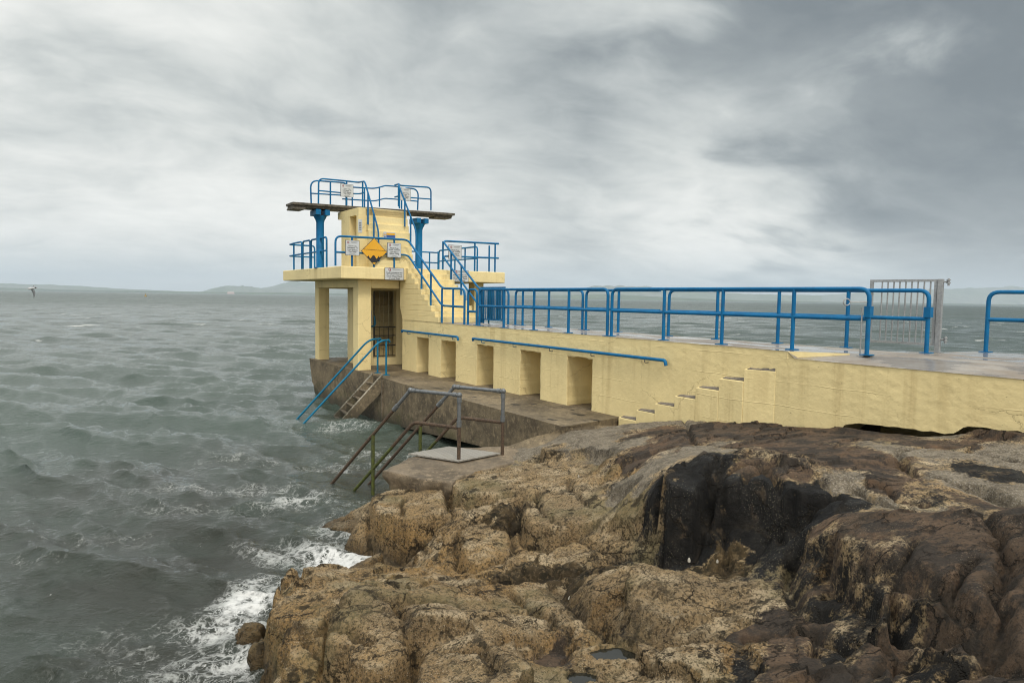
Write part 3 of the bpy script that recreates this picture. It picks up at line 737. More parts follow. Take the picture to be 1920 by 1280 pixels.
# --- silver gate standing open past the deck edge
gp = np.array(onz(1757, 661, DECK)); gl = onz(1629, 668, DECK)
dgl = AX*math.cos(-.14)+VX*math.sin(-.14)
ng = np.cross(dgl, [0, 0, 1]); LG = 1.15
t = thing('steel_gate', gp, 'silver galvanised gate of upright bars standing open beyond the railing end', 'gate')
zu = np.array([0, 0, 1.0])
MB().obox(gp+zu*.655, dgl, ng, zu, .042, .042, .655).build('gate_post', GALV, t, bevel=.004)
fr = MB(); zb = .145; ztg = 1.285
fr.obox(gp+dgl*(LG/2+.03)+zu*ztg, dgl, ng, zu, LG/2, .022, .022); fr.obox(gp+dgl*(LG/2+.03)+zu*zb, dgl, ng, zu, LG/2, .022, .022)
fr.obox(gp+dgl*(LG+.0)+zu*(zb+ztg)/2, dgl, ng, zu, .028, .022, (ztg-zb)/2-.022); fr.obox(gp+dgl*.075+zu*(zb+ztg)/2, dgl, ng, zu, .022, .022, (ztg-zb)/2-.022)
fr.build('gate_frame', GALV, t)
for q in range(9): MB().tube([gp+dgl*(.16+q*.101)+zu*zb, gp+dgl*(.16+q*.101)+zu*ztg], .0135, 8).build('bar', GALV, t)
for z in (1.25, .23):
    m = MB(); m.tube([gp+zu*z, gp-dgl*.135+zu*(z+.02)], .014, 8); m.tube([gp-dgl*.12+zu*(z-.06), gp-dgl*.12+zu*(z+.07)], .018, 8); m.tube([gp-dgl*.12+zu*(z-.02), gp-dgl*.12+zu*(z+.0)], .034, 6); m.tube([gp-dgl*.12+zu*(z+.03), gp-dgl*.12+zu*(z+.05)], .034, 6); m.build('hinge', GALV, t)
MB().obox(gp+zu*.006+dgl*.03, dgl, ng, zu, .11, .08, .006).build('base_plate', GALV, t)
# --- blue gate at the stair foot
t = thing('blue_gate', W(20.3, 1.66, DECK), 'tall blue gate of close upright bars at the foot of the stairs', 'gate')
u0, u1 = 20.1, 18.72; v_ = 1.68; zg0, zg1 = DECK+.09, DECK+1.22
for q, uu in enumerate((u0, u0-.1)): MB().box(uu-.035, uu+.035, v_-.035, v_+.035, DECK, zg1+.0).build('gate_post', BLUE, t)
fr = MB(); fr.box(u1, u0-.14, v_-.02, v_+.02, zg1-.045, zg1); fr.box(u1, u0-.14, v_-.02, v_+.02, zg0, zg0+.045); fr.box(u1-.06, u1, v_-.025, v_+.025, DECK+.03, zg1); fr.build('gate_frame', BLUE, t)
for q in range(10):
    uu = u1+.09+q*(u0-.2-u1-.05)/10; MB().box(uu-.017, uu+.017, v_-.011, v_+.011, zg0+.045, zg1-.045).build('bar', BLUE, t)
t = thing('blue_gate', W(20.3, 1.86, DECK), 'shorter dark blue gate of close upright bars standing right behind the tall blue gate', 'gate')
fr = MB(); v_ = 1.83
fr.box(18.95, 19.85, v_-.02, v_+.02, zg1-.10, zg1-.06); fr.box(18.95, 19.85, v_-.02, v_+.02, DECK+.10, DECK+.14); fr.box(18.90, 18.95, v_-.02, v_+.02, DECK, zg1-.06); fr.box(19.85, 19.9, v_-.02, v_+.02, DECK, zg1-.06); fr.build('gate_frame', BLUE2, t)
for q in range(9):
    uu = 19.03+q*.093; MB().box(uu-.02, uu+.02, v_-.011, v_+.011, DECK+.14, zg1-.10).build('bar', BLUE2, t)

# ================================================================== signs
def textmesh(body, size, origin, ex, ey, mat, parent, align='CENTER', name='lettering', bold=0.0):
    cu = bpy.data.curves.new('lettering', 'FONT'); cu.body = body; cu.size = size; cu.align_x = align; cu.align_y = 'CENTER'; cu.resolution_u = 2; cu.offset = bold
    o = bpy.data.objects.new('tmp', cu); C.objects.link(o); bpy.context.view_layer.update()
    dg = bpy.context.evaluated_depsgraph_get(); me = bpy.data.meshes.new_from_object(o.evaluated_get(dg))
    vs = [np.array(origin)+ex*v.co.x+ey*v.co.y for v in me.vertices]; fs = [tuple(p.vertices) for p in me.polygons]
    C.objects.unlink(o); bpy.data.objects.remove(o)
    return MB().add(vs, fs).build(name, mat, parent, fixn=False)
def sign(name, label, centre, w, h, ex, ez, lines, logo=True, group=None, lw=None, clip=None, wire=True):
    ex = np.array(ex)/np.linalg.norm(ex); ez = np.array(ez)/np.linalg.norm(ez); n = np.cross(ex, ez)
    t = thing(name, centre, label, 'sign', group); c = np.array(centre)
    MB().obox(c, ex, ez, n, w/2, h/2, .007).build('edge', EDGE, t)
    MB().obox(c+n*.0085, ex, ez, n, w/2-.012, h/2-.012, .003).build('panel', WHITE, t)
    f = c+n*.0135
    if logo:
        m = MB(); lc = f+ex*(-w*.30 if logo == 1 else -w*.24)+ez*(h*.35); R = h*.062 if logo == 1 else h*.10
        arc = [lc+ex*R*math.cos(a)+ez*R*math.sin(a) for a in np.linspace(.6, 5.3, 14)]
        m.tube(arc, R*.22, 6); m.tube([lc+ex*R*.25-ez*R*.2, lc+ex*R*.95-ez*R*.7], R*.3, 6); m.tube([lc+ex*R*.1+ez*R*.2, lc+ex*R*.9+ez*R*.1], R*.18, 6); m.build('emblem', REDP, t)
    for y, s, body, mat, b in lines: textmesh(body, s*h, f+ez*(y*h), ex, ez, mat, t, bold=b)
    return t
ex_f = VX; ez_f = np.array([0, 0, 1.0])    # faces looking back along the pier
LEAP = [(.12, .135, 'Féach Sula', BLACKP, .0), (.005, .135, 'Léimeann Tú', BLACKP, .0014), (-.14, .135, 'Look Before', BLACKP, .0014), (-.255, .135, 'You Leap!', BLACKP, .0014)]
ABOVE = [(.14, .125, 'Féach Thuas', BLACKP, .0014), (.03, .125, 'Roimh Thumadh', BLACKP, .0014), (-.12, .125, 'Look Above', BLACKP, .0014), (-.235, .125, 'Before Diving', BLACKP, .0014)]
DEPTH = [(.10, .115, 'Seiceáil Doimhneacht an Uisce', BLACKP, .0014), (-.03, .115, 'ag na Céimeanna Íochtaracha', BLACKP, .0014), (-.20, .165, 'Check Water Depth', BLACKP, .0014), (-.37, .165, 'at Lower Steps', BLACKP, .0014)]
def sign_px(name, label, x0, y0, x1, y1, u, lines, logo, group=None):
    c = W(*onu((x0+x1)/2, (y0+y1)/2, u)); w = abs(onu(x1, (y0+y1)/2, u)[1]-onu(x0, (y0+y1)/2, u)[1]); h = abs(onu((x0+x1)/2, y0, u)[2]-onu((x0+x1)/2, y1, u)[2])
    t = sign(name, label, c, w, h, ex_f, ez_f, lines, logo, group)
    f = c-AX*.0135
    m = MB(); m.obox(f+VX*(w*.12)+ez_f*h*.385, VX, ez_f, AX, w*.24, h*.012, .001); m.obox(f+VX*(w*.10)+ez_f*h*.335, VX, ez_f, AX, w*.18, h*.008, .001)
    if logo == 1: m.obox(f-ez_f*h*.37, VX, ez_f, AX, w*.16, h*.010, .001); m.obox(f-ez_f*h*.425, VX, ez_f, AX, w*.26, h*.010, .001)
    m.build('small_print', GREYP, t)
    return t
G_ = 'white warning signs on the tower'
sign_px('notice_sign', 'white Look Before You Leap sign on the railing left of the yellow diamond', 647.5, 450.5, 674, 479, UF-.06, LEAP, 1, G_)
sign_px('notice_sign', 'white Look Above Before Diving sign just right of the yellow diamond', 726, 455.5, 752, 483, UF-.06, ABOVE, 1, G_)
sign_px('notice_sign', 'white Look Above Before Diving sign behind the right stair rail', 841, 459.5, 865.5, 486, UF-.06, ABOVE, 1, G_)
sign_px('notice_sign', 'white Look Before You Leap sign on the left of the high board railing', 638.5, 345.5, 662.5, 369.5, UN-.06, LEAP, 1, G_)
sign_px('notice_sign', 'white Look Before You Leap sign on the right of the high board', 749.5, 353, 770, 376.5, UN-.02, LEAP, 0, G_)
sign_px('notice_sign', 'white Check Water Depth sign on the slab front left of the stairs', 721.5, 502, 757, 525, 22.57, DEPTH, 2, G_)
sign_px('notice_sign', 'white Check Water Depth sign on the slab front right of the stairs', 847, 507, 878.5, 528.5, 22.57, DEPTH, 2, G_)
# hazard diamond
c = W(*onu(701.3, 471.5, UF-.075)); hd = .5*abs(onu(725.5, 471, UF)[1]-onu(677, 471, UF)[1]); hv = .5*abs(onu(701, 446, UF)[2]-onu(701, 497, UF)[2])
t = thing('hazard_sign', c, 'yellow diamond warning sign with black jagged rocks under a wavy water line', 'sign')
def dia(s, off, th, mat, nm):
    p = [c-AX*off+VX*hd*s*a+ez_f*hv*s*b for a, b in ((0, -1), (1, 0), (0, 1), (-1, 0))]; MB().prism(p, -AX*th).build(nm, mat, t)
dia(1.0, 0, .012, EDGE, 'edge'); dia(.955, .0125, .004, SIGNY, 'panel')
f = c-AX*.0185
rk = [(-.55, -.42), (-.42, -.32), (-.36, -.46), (-.30, -.52), (-.22, -.45), (-.16, -.34), (-.02, -.27), (.06, -.36), (.13, -.48), (.20, -.54), (.27, -.42), (.36, -.30), (.40, -.42), (.46, -.40), (.53, -.28), (.58, -.36), (.66, -.30), (.76, -.21), (.73, -.25), (.18, -.80), (-.16, -.80)]
MB().prism([f+VX*hd*a+ez_f*hv*b for a, b in rk], -AX*.002).build('rock_symbol', BLACKP, t)
wv = MB(); xs = np.linspace(-.82, .82, 40); wl_pts = [f+VX*hd*x+ez_f*hv*(.11+.018*math.sin(x*46)-.02*x) for x in xs]; wv.tube(wl_pts, .006, 5); wv.build('wave_symbol', BLACKP, t)
# small warning label
def flat(m_, u, x0, y0, x1, y1, th=.004):
    A0 = onu(x0, y1, u); A1 = onu(x1, y0, u); m_.box(u-th, u, min(A0[1], A1[1]), max(A0[1], A1[1]), min(A0[2], A1[2]), max(A0[2], A1[2])); return m_
ul_ = 22.92
t = thing('warning_label', W(*onu(731, 441, ul_)), 'small white, yellow and blue safety label on the steep steps', 'sign')
flat(MB(), ul_, 719, 436, 741.5, 446).build('panel', WHITE, t); flat(MB(), ul_-.006, 724.5, 437.5, 740.5, 440.6).build('yellow_bar', SIGNY, t); flat(MB(), ul_-.006, 724.5, 441.5, 740.7, 445.2).build('blue_bar', BLUEP, t)
p0 = W(*onu(721.7, 443.5, ul_-.008)); MB().tube([p0, p0-AX*.004], .026, 14).build('blue_disc', BLUEP, t)
q_ = [W(*onu(720, 440.7, ul_-.008)), W(*onu(723.4, 440.7, ul_-.008)), W(*onu(721.7, 437.4, ul_-.008))]; MB().prism(q_, -AX*.003).build('triangle', SIGNY, t)
# narrow plates
MB_ = flat(MB(), 23.215, 671.5, 411.5, 679, 436); o = MB_.build('narrow_sign', WHITE); tag(o, 'narrow white plate on the corner of the upper block by its doorway', 'sign')
m = MB()
for q in range(5): flat(m, 23.205, 673, 417+q*3.2, 677.5, 418.2+q*3.2, .002)
o2 = m.build('small_print', GREYP, o)
vv_ = -.795; A0 = onv(694.5, 606, vv_); A1 = onv(697.3, 582, vv_)
o = MB().box(min(A0[0], A1[0]), max(A0[0], A1[0]), vv_-.01, vv_, min(A0[2], A1[2]), max(A0[2], A1[2])).build('narrow_sign', GREYP); tag(o, 'narrow grey plate on the wall under the platform beside the barred gate', 'sign')
# ================================================================== the rocky shore
# (x px, y px, height above water, zone)  zone: T barnacled tan, B black lichen, R red-brown, G grit/old concrete, W weed
CT = [
 (1180,802,1.33,'G'),(1240,795,1.55,'G'),(1300,787,1.75,'G'),(1420,789,1.95,'R'),(1340,800,1.86,'R'),(1480,805,2.03,'R'),(1560,800,2.08,'R'),(1610,802,2.10,'R'),(1680,815,2.14,'R'),(1790,818,2.26,'G'),(1835,806,2.38,'R'),(1920,812,2.42,'R'),
 (1065,802,1.40,'G'),(1110,806,1.40,'G'),(1020,836,1.08,'G'),(955,838,.96,'G'),
 # grey apron and lip behind the platform
 (1015,842,1.22,'G'),(1060,835,1.45,'G'),(1110,818,1.55,'G'),(1060,860,1.22,'T'),(1015,868,1.06,'T'),(1100,868,1.35,'T'),(1160,830,1.66,'G'),(1230,808,1.74,'R'),
 # tan rocks below the platform
 (860,905,.93,'T'),(930,885,.98,'T'),(845,938,.80,'T'),(740,925,.74,'T'),(700,935,.70,'T'),(690,965,.55,'T'),(668,975,.22,'T'),(632,986,.10,'T'),(660,1008,-.05,'T'),(710,1052,.02,'T'),(720,1010,.45,'T'),
 (790,960,.80,'T'),(850,985,.82,'T'),(800,1035,.40,'T'),(745,1048,.16,'T'),(900,945,.90,'T'),(925,925,1.02,'T'),(1000,920,1.14,'T'),(1080,925,1.2,'T'),(960,965,.92,'W'),(970,1005,.74,'T'),(900,1010,.86,'T'),(885,1045,.55,'T'),
 (1130,900,1.38,'T'),(1180,900,1.55,'G'),(1210,880,1.82,'G'),(1170,860,1.72,'R'),(1250,838,1.86,'R'),(1100,970,1.12,'T'),(1030,985,.98,'T'),(1190,985,1.28,'T'),(1150,1000,1.12,'T'),(1215,1040,1.12,'T'),
 # flat wet shelf and the big front-left block
 (800,1060,.50,'T'),(870,1065,.55,'T'),(960,1045,.66,'T'),(1060,1040,.84,'T'),(1000,1060,.80,'W'),(1110,1065,.95,'W'),(1050,1110,.84,'T'),(960,1110,.78,'T'),
 (720,1065,.58,'T'),(640,1080,.72,'T'),(600,1100,.80,'T'),(530,1112,.72,'T'),(506,1140,.62,'T'),(503,1165,.62,'T'),(512,1215,.55,'T'),(520,1262,.45,'T'),(488,1180,-.45,'T'),(492,1240,-.45,'T'),(500,1278,-.45,'T'),(484,1150,-.4,'T'),(530,1279,.40,'T'),(560,1180,.80,'T'),(575,1262,.50,'T'),
 (620,1150,.97,'T'),(690,1122,.98,'T'),(650,1200,.72,'T'),(700,1275,.55,'T'),(760,1115,.90,'T'),(740,1180,1.0,'T'),(790,1275,.92,'T'),(820,1200,1.04,'T'),(830,1090,.70,'T'),(880,1130,.86,'T'),(870,1250,1.12,'T'),
 (930,1200,1.06,'T'),(980,1170,1.02,'T'),(1000,1270,1.14,'T'),(1075,1150,.98,'T'),(1060,1210,1.06,'R'),(1145,1225,1.02,'T'),(1100,1274,1.05,'T'),(1180,1180,1.10,'T'),
 (1090,1100,1.08,'T'),(1130,1075,1.24,'T'),(1200,1060,1.36,'T'),(1270,1090,1.42,'T'),(1190,1120,1.40,'T'),(1260,1140,1.38,'T'),(1200,1172,1.14,'T'),(1290,1180,1.22,'T'),(1250,1230,1.26,'T'),(1320,1270,1.36,'T'),
 # the black outcrop
 (1222,1030,1.14,'B'),(1218,960,1.52,'B'),(1232,895,1.98,'B'),(1262,872,2.16,'B'),(1300,885,2.08,'B'),(1330,900,1.98,'B'),(1350,885,2.14,'B'),(1400,870,2.24,'R'),(1470,875,2.27,'R'),(1545,905,2.22,'B'),(1570,930,2.10,'B'),
 (1300,960,1.62,'B'),(1290,1030,1.26,'B'),(1360,1060,1.26,'W'),(1390,960,1.78,'B'),(1380,1010,1.45,'B'),(1450,930,1.98,'B'),(1440,990,1.62,'B'),(1510,960,1.98,'B'),(1530,985,1.86,'B'),(1440,1060,1.32,'B'),
 (1290,840,1.95,'G'),(1370,850,2.08,'G'),(1440,835,2.12,'R'),(1300,812,1.88,'R'),(1400,810,2.0,'R'),(1520,815,2.08,'R'),(1530,855,2.2,'R'),(1620,850,2.27,'R'),(1580,880,2.16,'R'),(1595,905,2.2,'G'),(1600,935,2.04,'G'),
 (1660,890,2.3,'R'),(1720,925,2.26,'R'),(1750,940,2.2,'B'),(1800,935,2.26,'R'),(1690,950,2.12,'G'),(1760,958,2.14,'G'),(1700,845,2.26,'G'),(1780,835,2.28,'R'),(1850,850,2.3,'G'),(1915,870,2.32,'G'),(1820,890,2.3,'G'),(1915,905,2.3,'G'),
 (1850,912,2.1,'B'),(1915,935,2.1,'B'),(1850,935,2.1,'G'),(1915,955,2.18,'G'),
 # red slab, lower right
 (1560,975,2.06,'R'),(1640,970,2.22,'R'),(1740,965,2.34,'R'),(1840,968,2.42,'R'),(1915,985,2.46,'R'),(1490,1010,1.90,'R'),(1520,1020,1.98,'R'),(1600,1020,2.16,'R'),(1700,1030,2.28,'R'),(1820,1050,2.36,'R'),(1915,1060,2.42,'R'),
 (1500,1060,1.64,'B'),(1490,1110,1.46,'B'),(1570,1080,1.86,'B'),(1660,1100,2.06,'R'),(1760,1130,2.16,'R'),(1870,1150,2.26,'R'),(1580,1150,1.6,'B'),(1640,1170,1.72,'B'),(1700,1190,1.86,'B'),(1800,1220,2.06,'R'),(1915,1240,2.2,'R'),
 (1420,1120,1.38,'T'),(1400,1190,1.40,'R'),(1500,1180,1.48,'R'),(1480,1240,1.50,'R'),(1580,1230,1.58,'B'),(1400,1270,1.42,'B'),(1500,1275,1.52,'R'),(1640,1270,1.68,'R'),(1740,1270,1.84,'B'),(1850,1275,2.06,'R'),(1330,1220,1.34,'T'),
]
PX = np.array([onz(a, b, c) for a, b, c, z in CT]); ZN = np.array([z for *_, z in CT])
# beyond the picture: the shore goes on to the right and behind, and drops away under the sea
EXT = [(2.5,1.5,2.2,'R'),(0,.3,2.45,'R'),(-1.2,2,1.9,'T'),(-2.3,4,.5,'T'),(-2.75,6.2,-.5,'T'),(-2.6,5.4,-.35,'T'),(-2.1,6.3,.5,'T'),(-1.7,5.2,.75,'T'),(-3.2,5.5,-.6,'T'),(-4,3,-.6,'T'),(-3,0,.8,'T'),(3.5,.5,2.4,'R'),(6,3,2.55,'R'),(7.5,6,2.5,'R'),(0,-3,2.5,'R'),(5,-3,2.6,'R'),(.2,2.2,2.05,'T'),(1.5,3,1.9,'R'),(-.6,3.6,1.35,'T'),
 (-5,8,-1.2,'T'),(-4.2,7,-.9,'T'),(-4.2,9.5,-.9,'T'),(-4,11,-.8,'T'),(-4.5,13,-1.1,'T'),(-3,10.4,-.35,'T'),(-3.4,14.5,-1,'T'),(-2.2,15.5,-1,'T'),(-.6,16.5,-.9,'G'),(-.3,18,-1,'G'),(-3,18,-1.4,'G'),(-6,22,-2,'G'),(-7,15,-2,'G'),(-8,8,-2,'T'),(-7,2,-2,'T'),(-3.6,7.6,-.6,'T'),(-3.3,6.4,-.6,'T'),(-2.74,7.1,-.55,'T'),(-2.95,7.6,-.55,'T'),(-3.14,8.1,-.55,'T'),(-2.55,6.6,-.5,'T'),(-2.85,7.35,-.55,'T'),(-3.05,7.85,-.55,'T'),(-2.9,6.8,-.7,'T'),(-2.45,7.1,.55,'T'),(-2.66,7.6,.6,'T'),(-2.84,8.1,.62,'T'),(-2.28,6.6,.45,'T'),(-2.4,6.1,-.3,'T')]
PX = np.vstack([PX, np.array([e[:3] for e in EXT])]); ZN = np.concatenate([ZN, [e[3] for e in EXT]])
for u_, v_, z_ in ((12.2,-.6,.9),(14,-.8,-.8),(17,-.8,-1),(20,-1,-1.2),(24,-1.2,-1.8),(12,.8,.4),(9,.7,1.4),(6,.8,1.8),(4,.8,2.1),(1,.5,2.4),(9,2,.2),(6,3.4,.0),(3,4.4,.2),(15,2,-1),(20,3,-1.5),(6,6,-2),(12,5,-2.5)):
    w_ = W(u_, v_, z_); PX = np.vstack([PX, w_[None]]); ZN = np.append(ZN, 'G')
_c2 = .22**2
def _phi(d2): return np.sqrt(d2+_c2)
_D = ((PX[:, None, :2]-PX[None, :, :2])**2).sum(-1)
_n = len(PX); _Pm = np.hstack([np.ones((_n, 1)), PX[:, :2]])
_M = np.zeros((_n+3, _n+3)); _M[:_n, :_n] = _phi(_D)-np.diag(np.where(ZN == 'T', .025, np.where(ZN == 'R', .16, .09))); _M[:_n, _n:] = _Pm; _M[_n:, :_n] = _Pm.T
_co = np.linalg.solve(_M, np.concatenate([PX[:, 2], np.zeros(3)]))
def base_h(x, y):
    sh = x.shape; x = x.ravel(); y = y.ravel(); out = np.empty_like(x)
    for i in range(0, len(x), 20000):
        a, b = x[i:i+20000], y[i:i+20000]
        d2 = (a[:, None]-PX[None, :, 0])**2+(b[:, None]-PX[None, :, 1])**2
        out[i:i+20000] = _phi(d2)@_co[:_n]+_co[_n]+_co[_n+1]*a+_co[_n+2]*b
    return out.reshape(sh)
def zones(x, y):
    """soft weights of the zones, with ragged borders"""
    wx = x+.22*fbm(x*1.9, y*1.9, 4, 21); wy = y+.22*fbm(x*1.9, y*1.9, 4, 33)
    sh = x.shape; a = wx.ravel(); b = wy.ravel(); Z = {k: np.zeros(len(a)) for k in 'TBRGW'}
    for i in range(0, len(a), 20000):
        d2 = (a[i:i+20000, None]-PX[None, :, 0])**2+(b[i:i+20000, None]-PX[None, :, 1])**2
        w = 1/(d2+.02)**2.2
        for k in Z: Z[k][i:i+20000] = w[:, ZN == k].sum(1)
        tot = sum(Z[k][i:i+20000] for k in Z)
        for k in Z: Z[k][i:i+20000] /= tot
    return {k: v.reshape(sh) for k, v in Z.items()}
# joints and gullies of the outcrop, (columns, rows) of the survey picture dropped onto the relief
def drop(px, py, z0=1.2):
    p_ = onz(px, py, z0)
    for _ in range(10):
        z_ = float(base_h(np.array([p_[0]]), np.array([p_[1]]))[0]); z0 = .5*z0+.5*z_; p_ = onz(px, py, z0)
    return p_[:2]
JT = [  # (width, depth, weedy, points)
 (.075,.13,1,[(850,1092),(912,1086),(975,1081),(1028,1073),(1082,1068),(1119,1052),(1158,1045)]),
 (.085,.15,1,[(1050,1094),(1087,1126),(1135,1158),(1188,1174),(1262,1190),(1330,1196)]),
 (.030,.14,.5,[(603,1153),(609,1190),(630,1211),(660,1242),(690,1272)]),(.03,.09,.4,[(603,1153),(616,1128),(640,1106)]),
 (.05,.10,1,[(742,1137),(757,1158),(775,1196),(768,1253)]),(.05,.09,.8,[(742,1137),(790,1120),(840,1125),(880,1140)]),
 (.028,.10,.7,[(843,912),(838,945),(850,962)]),(.028,.09,.6,[(838,945),(885,924),(912,914)]),(.03,.09,.6,[(912,914),(960,905),(1010,892)]),
 (.06,.13,1,[(972,930),(968,960),(963,985),(948,995)]),(.022,.09,.6,[(757,1004),(752,970),(760,940)]),(.03,.07,.5,[(820,1008),(850,985),(905,975),(948,995)]),
 (.03,.08,.5,[(1010,925),(1012,965),(1040,990),(1090,1000)]),(.025,.07,.5,[(1068,890),(1072,920),(1110,945)]),(.03,.1,.7,[(1085,1000),(1130,1020),(1180,1040),(1222,1045)]),
 (.03,.09,.6,[(768,1253),(800,1240),(850,1215),(905,1225),(930,1265)]),(.025,.08,.5,[(905,1225),(950,1200),(1010,1195)]),(.03,.09,.7,[(960,1108),(990,1140),(1040,1160),(1075,1195)]),
 (.030,.09,.5,[(1710,1006),(1697,1040),(1686,1069),(1679,1089)]),(.04,.11,.6,[(1560,1045),(1620,1052),(1686,1069),(1754,1097),(1789,1120),(1833,1156),(1849,1168)]),
 (.026,.08,.5,[(1825,1033),(1797,1089),(1793,1136)]),(.034,.10,.5,[(1884,1017),(1880,1077),(1876,1176),(1865,1223)]),(.035,.10,.7,[(1774,958),(1833,966),(1884,1017),(1915,1050)]),
 (.03,.09,.6,[(1781,1243),(1809,1227),(1865,1223),(1915,1232)]),(.03,.09,.6,[(1671,1160),(1714,1168),(1793,1172),(1870,1186)]),(.028,.08,.5,[(1528,1235),(1536,1200)]),(.028,.08,.5,[(1655,1270),(1671,1219)]),
 (.04,.10,.8,[(1405,1196),(1460,1190),(1528,1192),(1595,1207),(1714,1219)]),(.035,.10,.3,[(1330,887),(1342,920),(1370,960)]),(.04,.12,.3,[(1395,895),(1433,907),(1475,940),(1516,970)]),
 (.04,.1,.4,[(1600,912),(1650,940),(1700,952)]),(.025,.07,.4,[(1655,905),(1690,935),(1740,950)]),(.05,.12,.8,[(1490,1015),(1478,1060),(1495,1110),(1550,1150)]),
 (.03,.08,.5,[(1340,812),(1400,822),(1470,820),(1540,830),(1600,838)]),(.03,.08,.4,[(1250,812),(1300,830),(1380,838),(1450,848),(1520,868)]),(.025,.07,.4,[(1560,830),(1620,835),(1700,838),(1770,852)]),(.025,.07,.4,[(1800,842),(1860,838),(1915,840)]),(.025,.06,.4,[(1800,828),(1860,822),(1915,825)]),
]
JL = [(w_, d_, k_, [drop(*q) for q in pts]) for w_, d_, k_, pts in JT]
def joints(x, y):
    wx = x+.05*fbm(x*4, y*4, 3, 160); wy = y+.05*fbm(x*4, y*4, 3, 170); G = np.zeros_like(x); K = np.zeros_like(x)
    for w_, d_, k_, pts in JL:
        D2 = np.full(x.shape, 9.0)
        for a, b in zip(pts, pts[1:]):
            lo = np.minimum(a, b)-.45; hi = np.maximum(a, b)+.45; m = (wx > lo[0]) & (wx < hi[0]) & (wy > lo[1]) & (wy < hi[1])
            if not m.any(): continue
            X_, Y_ = wx[m]-a[0], wy[m]-a[1]; e = b-a; q = np.clip((X_*e[0]+Y_*e[1])/(e@e+1e-9), 0, 1)
            D2[m] = np.minimum(D2[m], (X_-q*e[0])**2+(Y_-q*e[1])**2)
        f = np.exp(-D2/(w_*1.3)**2); G = np.maximum(G, d_*1.2*f+d_*.14*np.exp(-D2/(w_*4)**2)); K = np.maximum(K, np.exp(-D2/(w_*(1+1.0*k_))**2)*(.55+.45*k_))
    return G, K
_p1 = onz(1152, 1228, 1.03); _p2 = onz(1092, 1272, 1.06); _p3 = onz(757, 1111, .72)
POOLS = [(_p1[0], _p1[1], .24, .13, 1.03), (_p2[0], _p2[1], .14, .12, 1.06), (_p3[0], _p3[1], .10, .07, .72)]
# slabs with a flat bed and a sheer broken edge: (outline as columns, rows, heights of the survey), drop of the edge
BK = [
 ([(1013,838,1.32),(1058,820,1.42),(1130,803,1.52),(1215,797,1.60),(1300,789,1.74),(1335,797,1.80),(1255,818,1.70),(1185,838,1.56),(1118,857,1.42),(1022,850,1.34)], .10),
 ([(846,902,1.02),(895,880,1.05),(1000,868,1.12),(1105,864,1.22),(1158,880,1.30),(1112,900,1.24),(1012,912,1.14),(930,926,1.06),(864,924,1.03)], .10),
 ([(978,938,1.08),(1078,922,1.18),(1140,930,1.24),(1190,955,1.26),(1130,972,1.16),(1060,990,1.06),(990,978,1.06)], .09),
 ([(504,1142,.72),(540,1110,.76),(602,1096,.80),(640,1084,.80),(688,1104,.88),(622,1150,.90),(604,1190,.80),(566,1180,.78),(520,1172,.70)], .12),
 ([(612,1186,.92),(628,1132,.98),(690,1112,1.0),(742,1134,1.02),(758,1160,1.04),(772,1198,1.02),(742,1238,.96),(690,1262,.84),(640,1214,.86)], .10),
 ([(696,930,.74),(745,918,.80),(832,914,.86),(842,936,.86),(832,962,.84),(762,974,.80),(704,962,.74)], .12),
 ([(800,1210,1.06),(850,1212,1.10),(905,1224,1.12),(930,1262,1.14),(900,1290,1.14),(790,1290,1.0),(778,1250,1.02)], .08),
 ([(862,990,.86),(905,972,.90),(950,995,.84),(962,1030,.76),(900,1052,.72),(868,1040,.74)], .08),
 ([(1240,880,2.14),(1262,866,2.18),(1300,878,2.14),(1330,896,2.06),(1300,920,1.98),(1250,915,1.98)], .10),
 ([(1345,892,2.14),(1400,868,2.22),(1475,870,2.26),(1545,900,2.22),(1566,926,2.14),(1500,920,2.14),(1430,905,2.12)], .10),
 ([(1540,1020,2.06),(1575,985,2.12),(1640,970,2.24),(1740,964,2.36),(1840,968,2.44),(1930,990,2.48),(1930,1120,2.36),(1850,1150,2.24),(1760,1105,2.16),(1680,1070,2.10),(1600,1050,2.08)], .018),
 ([(1570,1060,1.95),(1680,1078,2.06),(1760,1112,2.14),(1835,1162,2.2),(1800,1180,2.06),(1690,1165,1.86),(1600,1130,1.74)], .018),
 ([(1655,1165,1.76),(1720,1178,1.86),(1800,1192,2.02),(1868,1190,2.16),(1862,1222,2.1),(1780,1243,1.92),(1670,1235,1.72)], .018),
 ([(1884,1080,2.34),(1940,1070,2.42),(1940,1228,2.22),(1870,1220,2.14)], .018),
 ([(1672,1252,1.70),(1790,1255,1.90),(1868,1234,2.08),(1940,1245,2.2),(1940,1310,2.1),(1660,1310,1.66)], .018),
 ([(1500,1110,1.50),(1560,1085,1.62),(1600,1135,1.70),(1650,1170,1.72),(1640,1215,1.66),(1560,1195,1.58),(1510,1170,1.52)], .025),
 ([(1395,1195,1.46),(1470,1188,1.50),(1530,1194,1.54),(1600,1208,1.58),(1640,1240,1.62),(1560,1262,1.58),(1440,1250,1.50)], .025),
 ([(1805,905,2.24),(1850,912,2.27),(1930,935,2.30),(1930,870,2.32),(1760,835,2.29),(1690,842,2.27),(1720,880,2.27)], .16),
]
BLK = []
for pts_, dr_ in BK:
    Q_ = np.array([onz(*q) for q in pts_]); A_ = np.c_[Q_[:, :2], np.ones(len(Q_))]; BLK.append((Q_[:, :2], np.linalg.lstsq(A_, Q_[:, 2], rcond=None)[0], dr_))
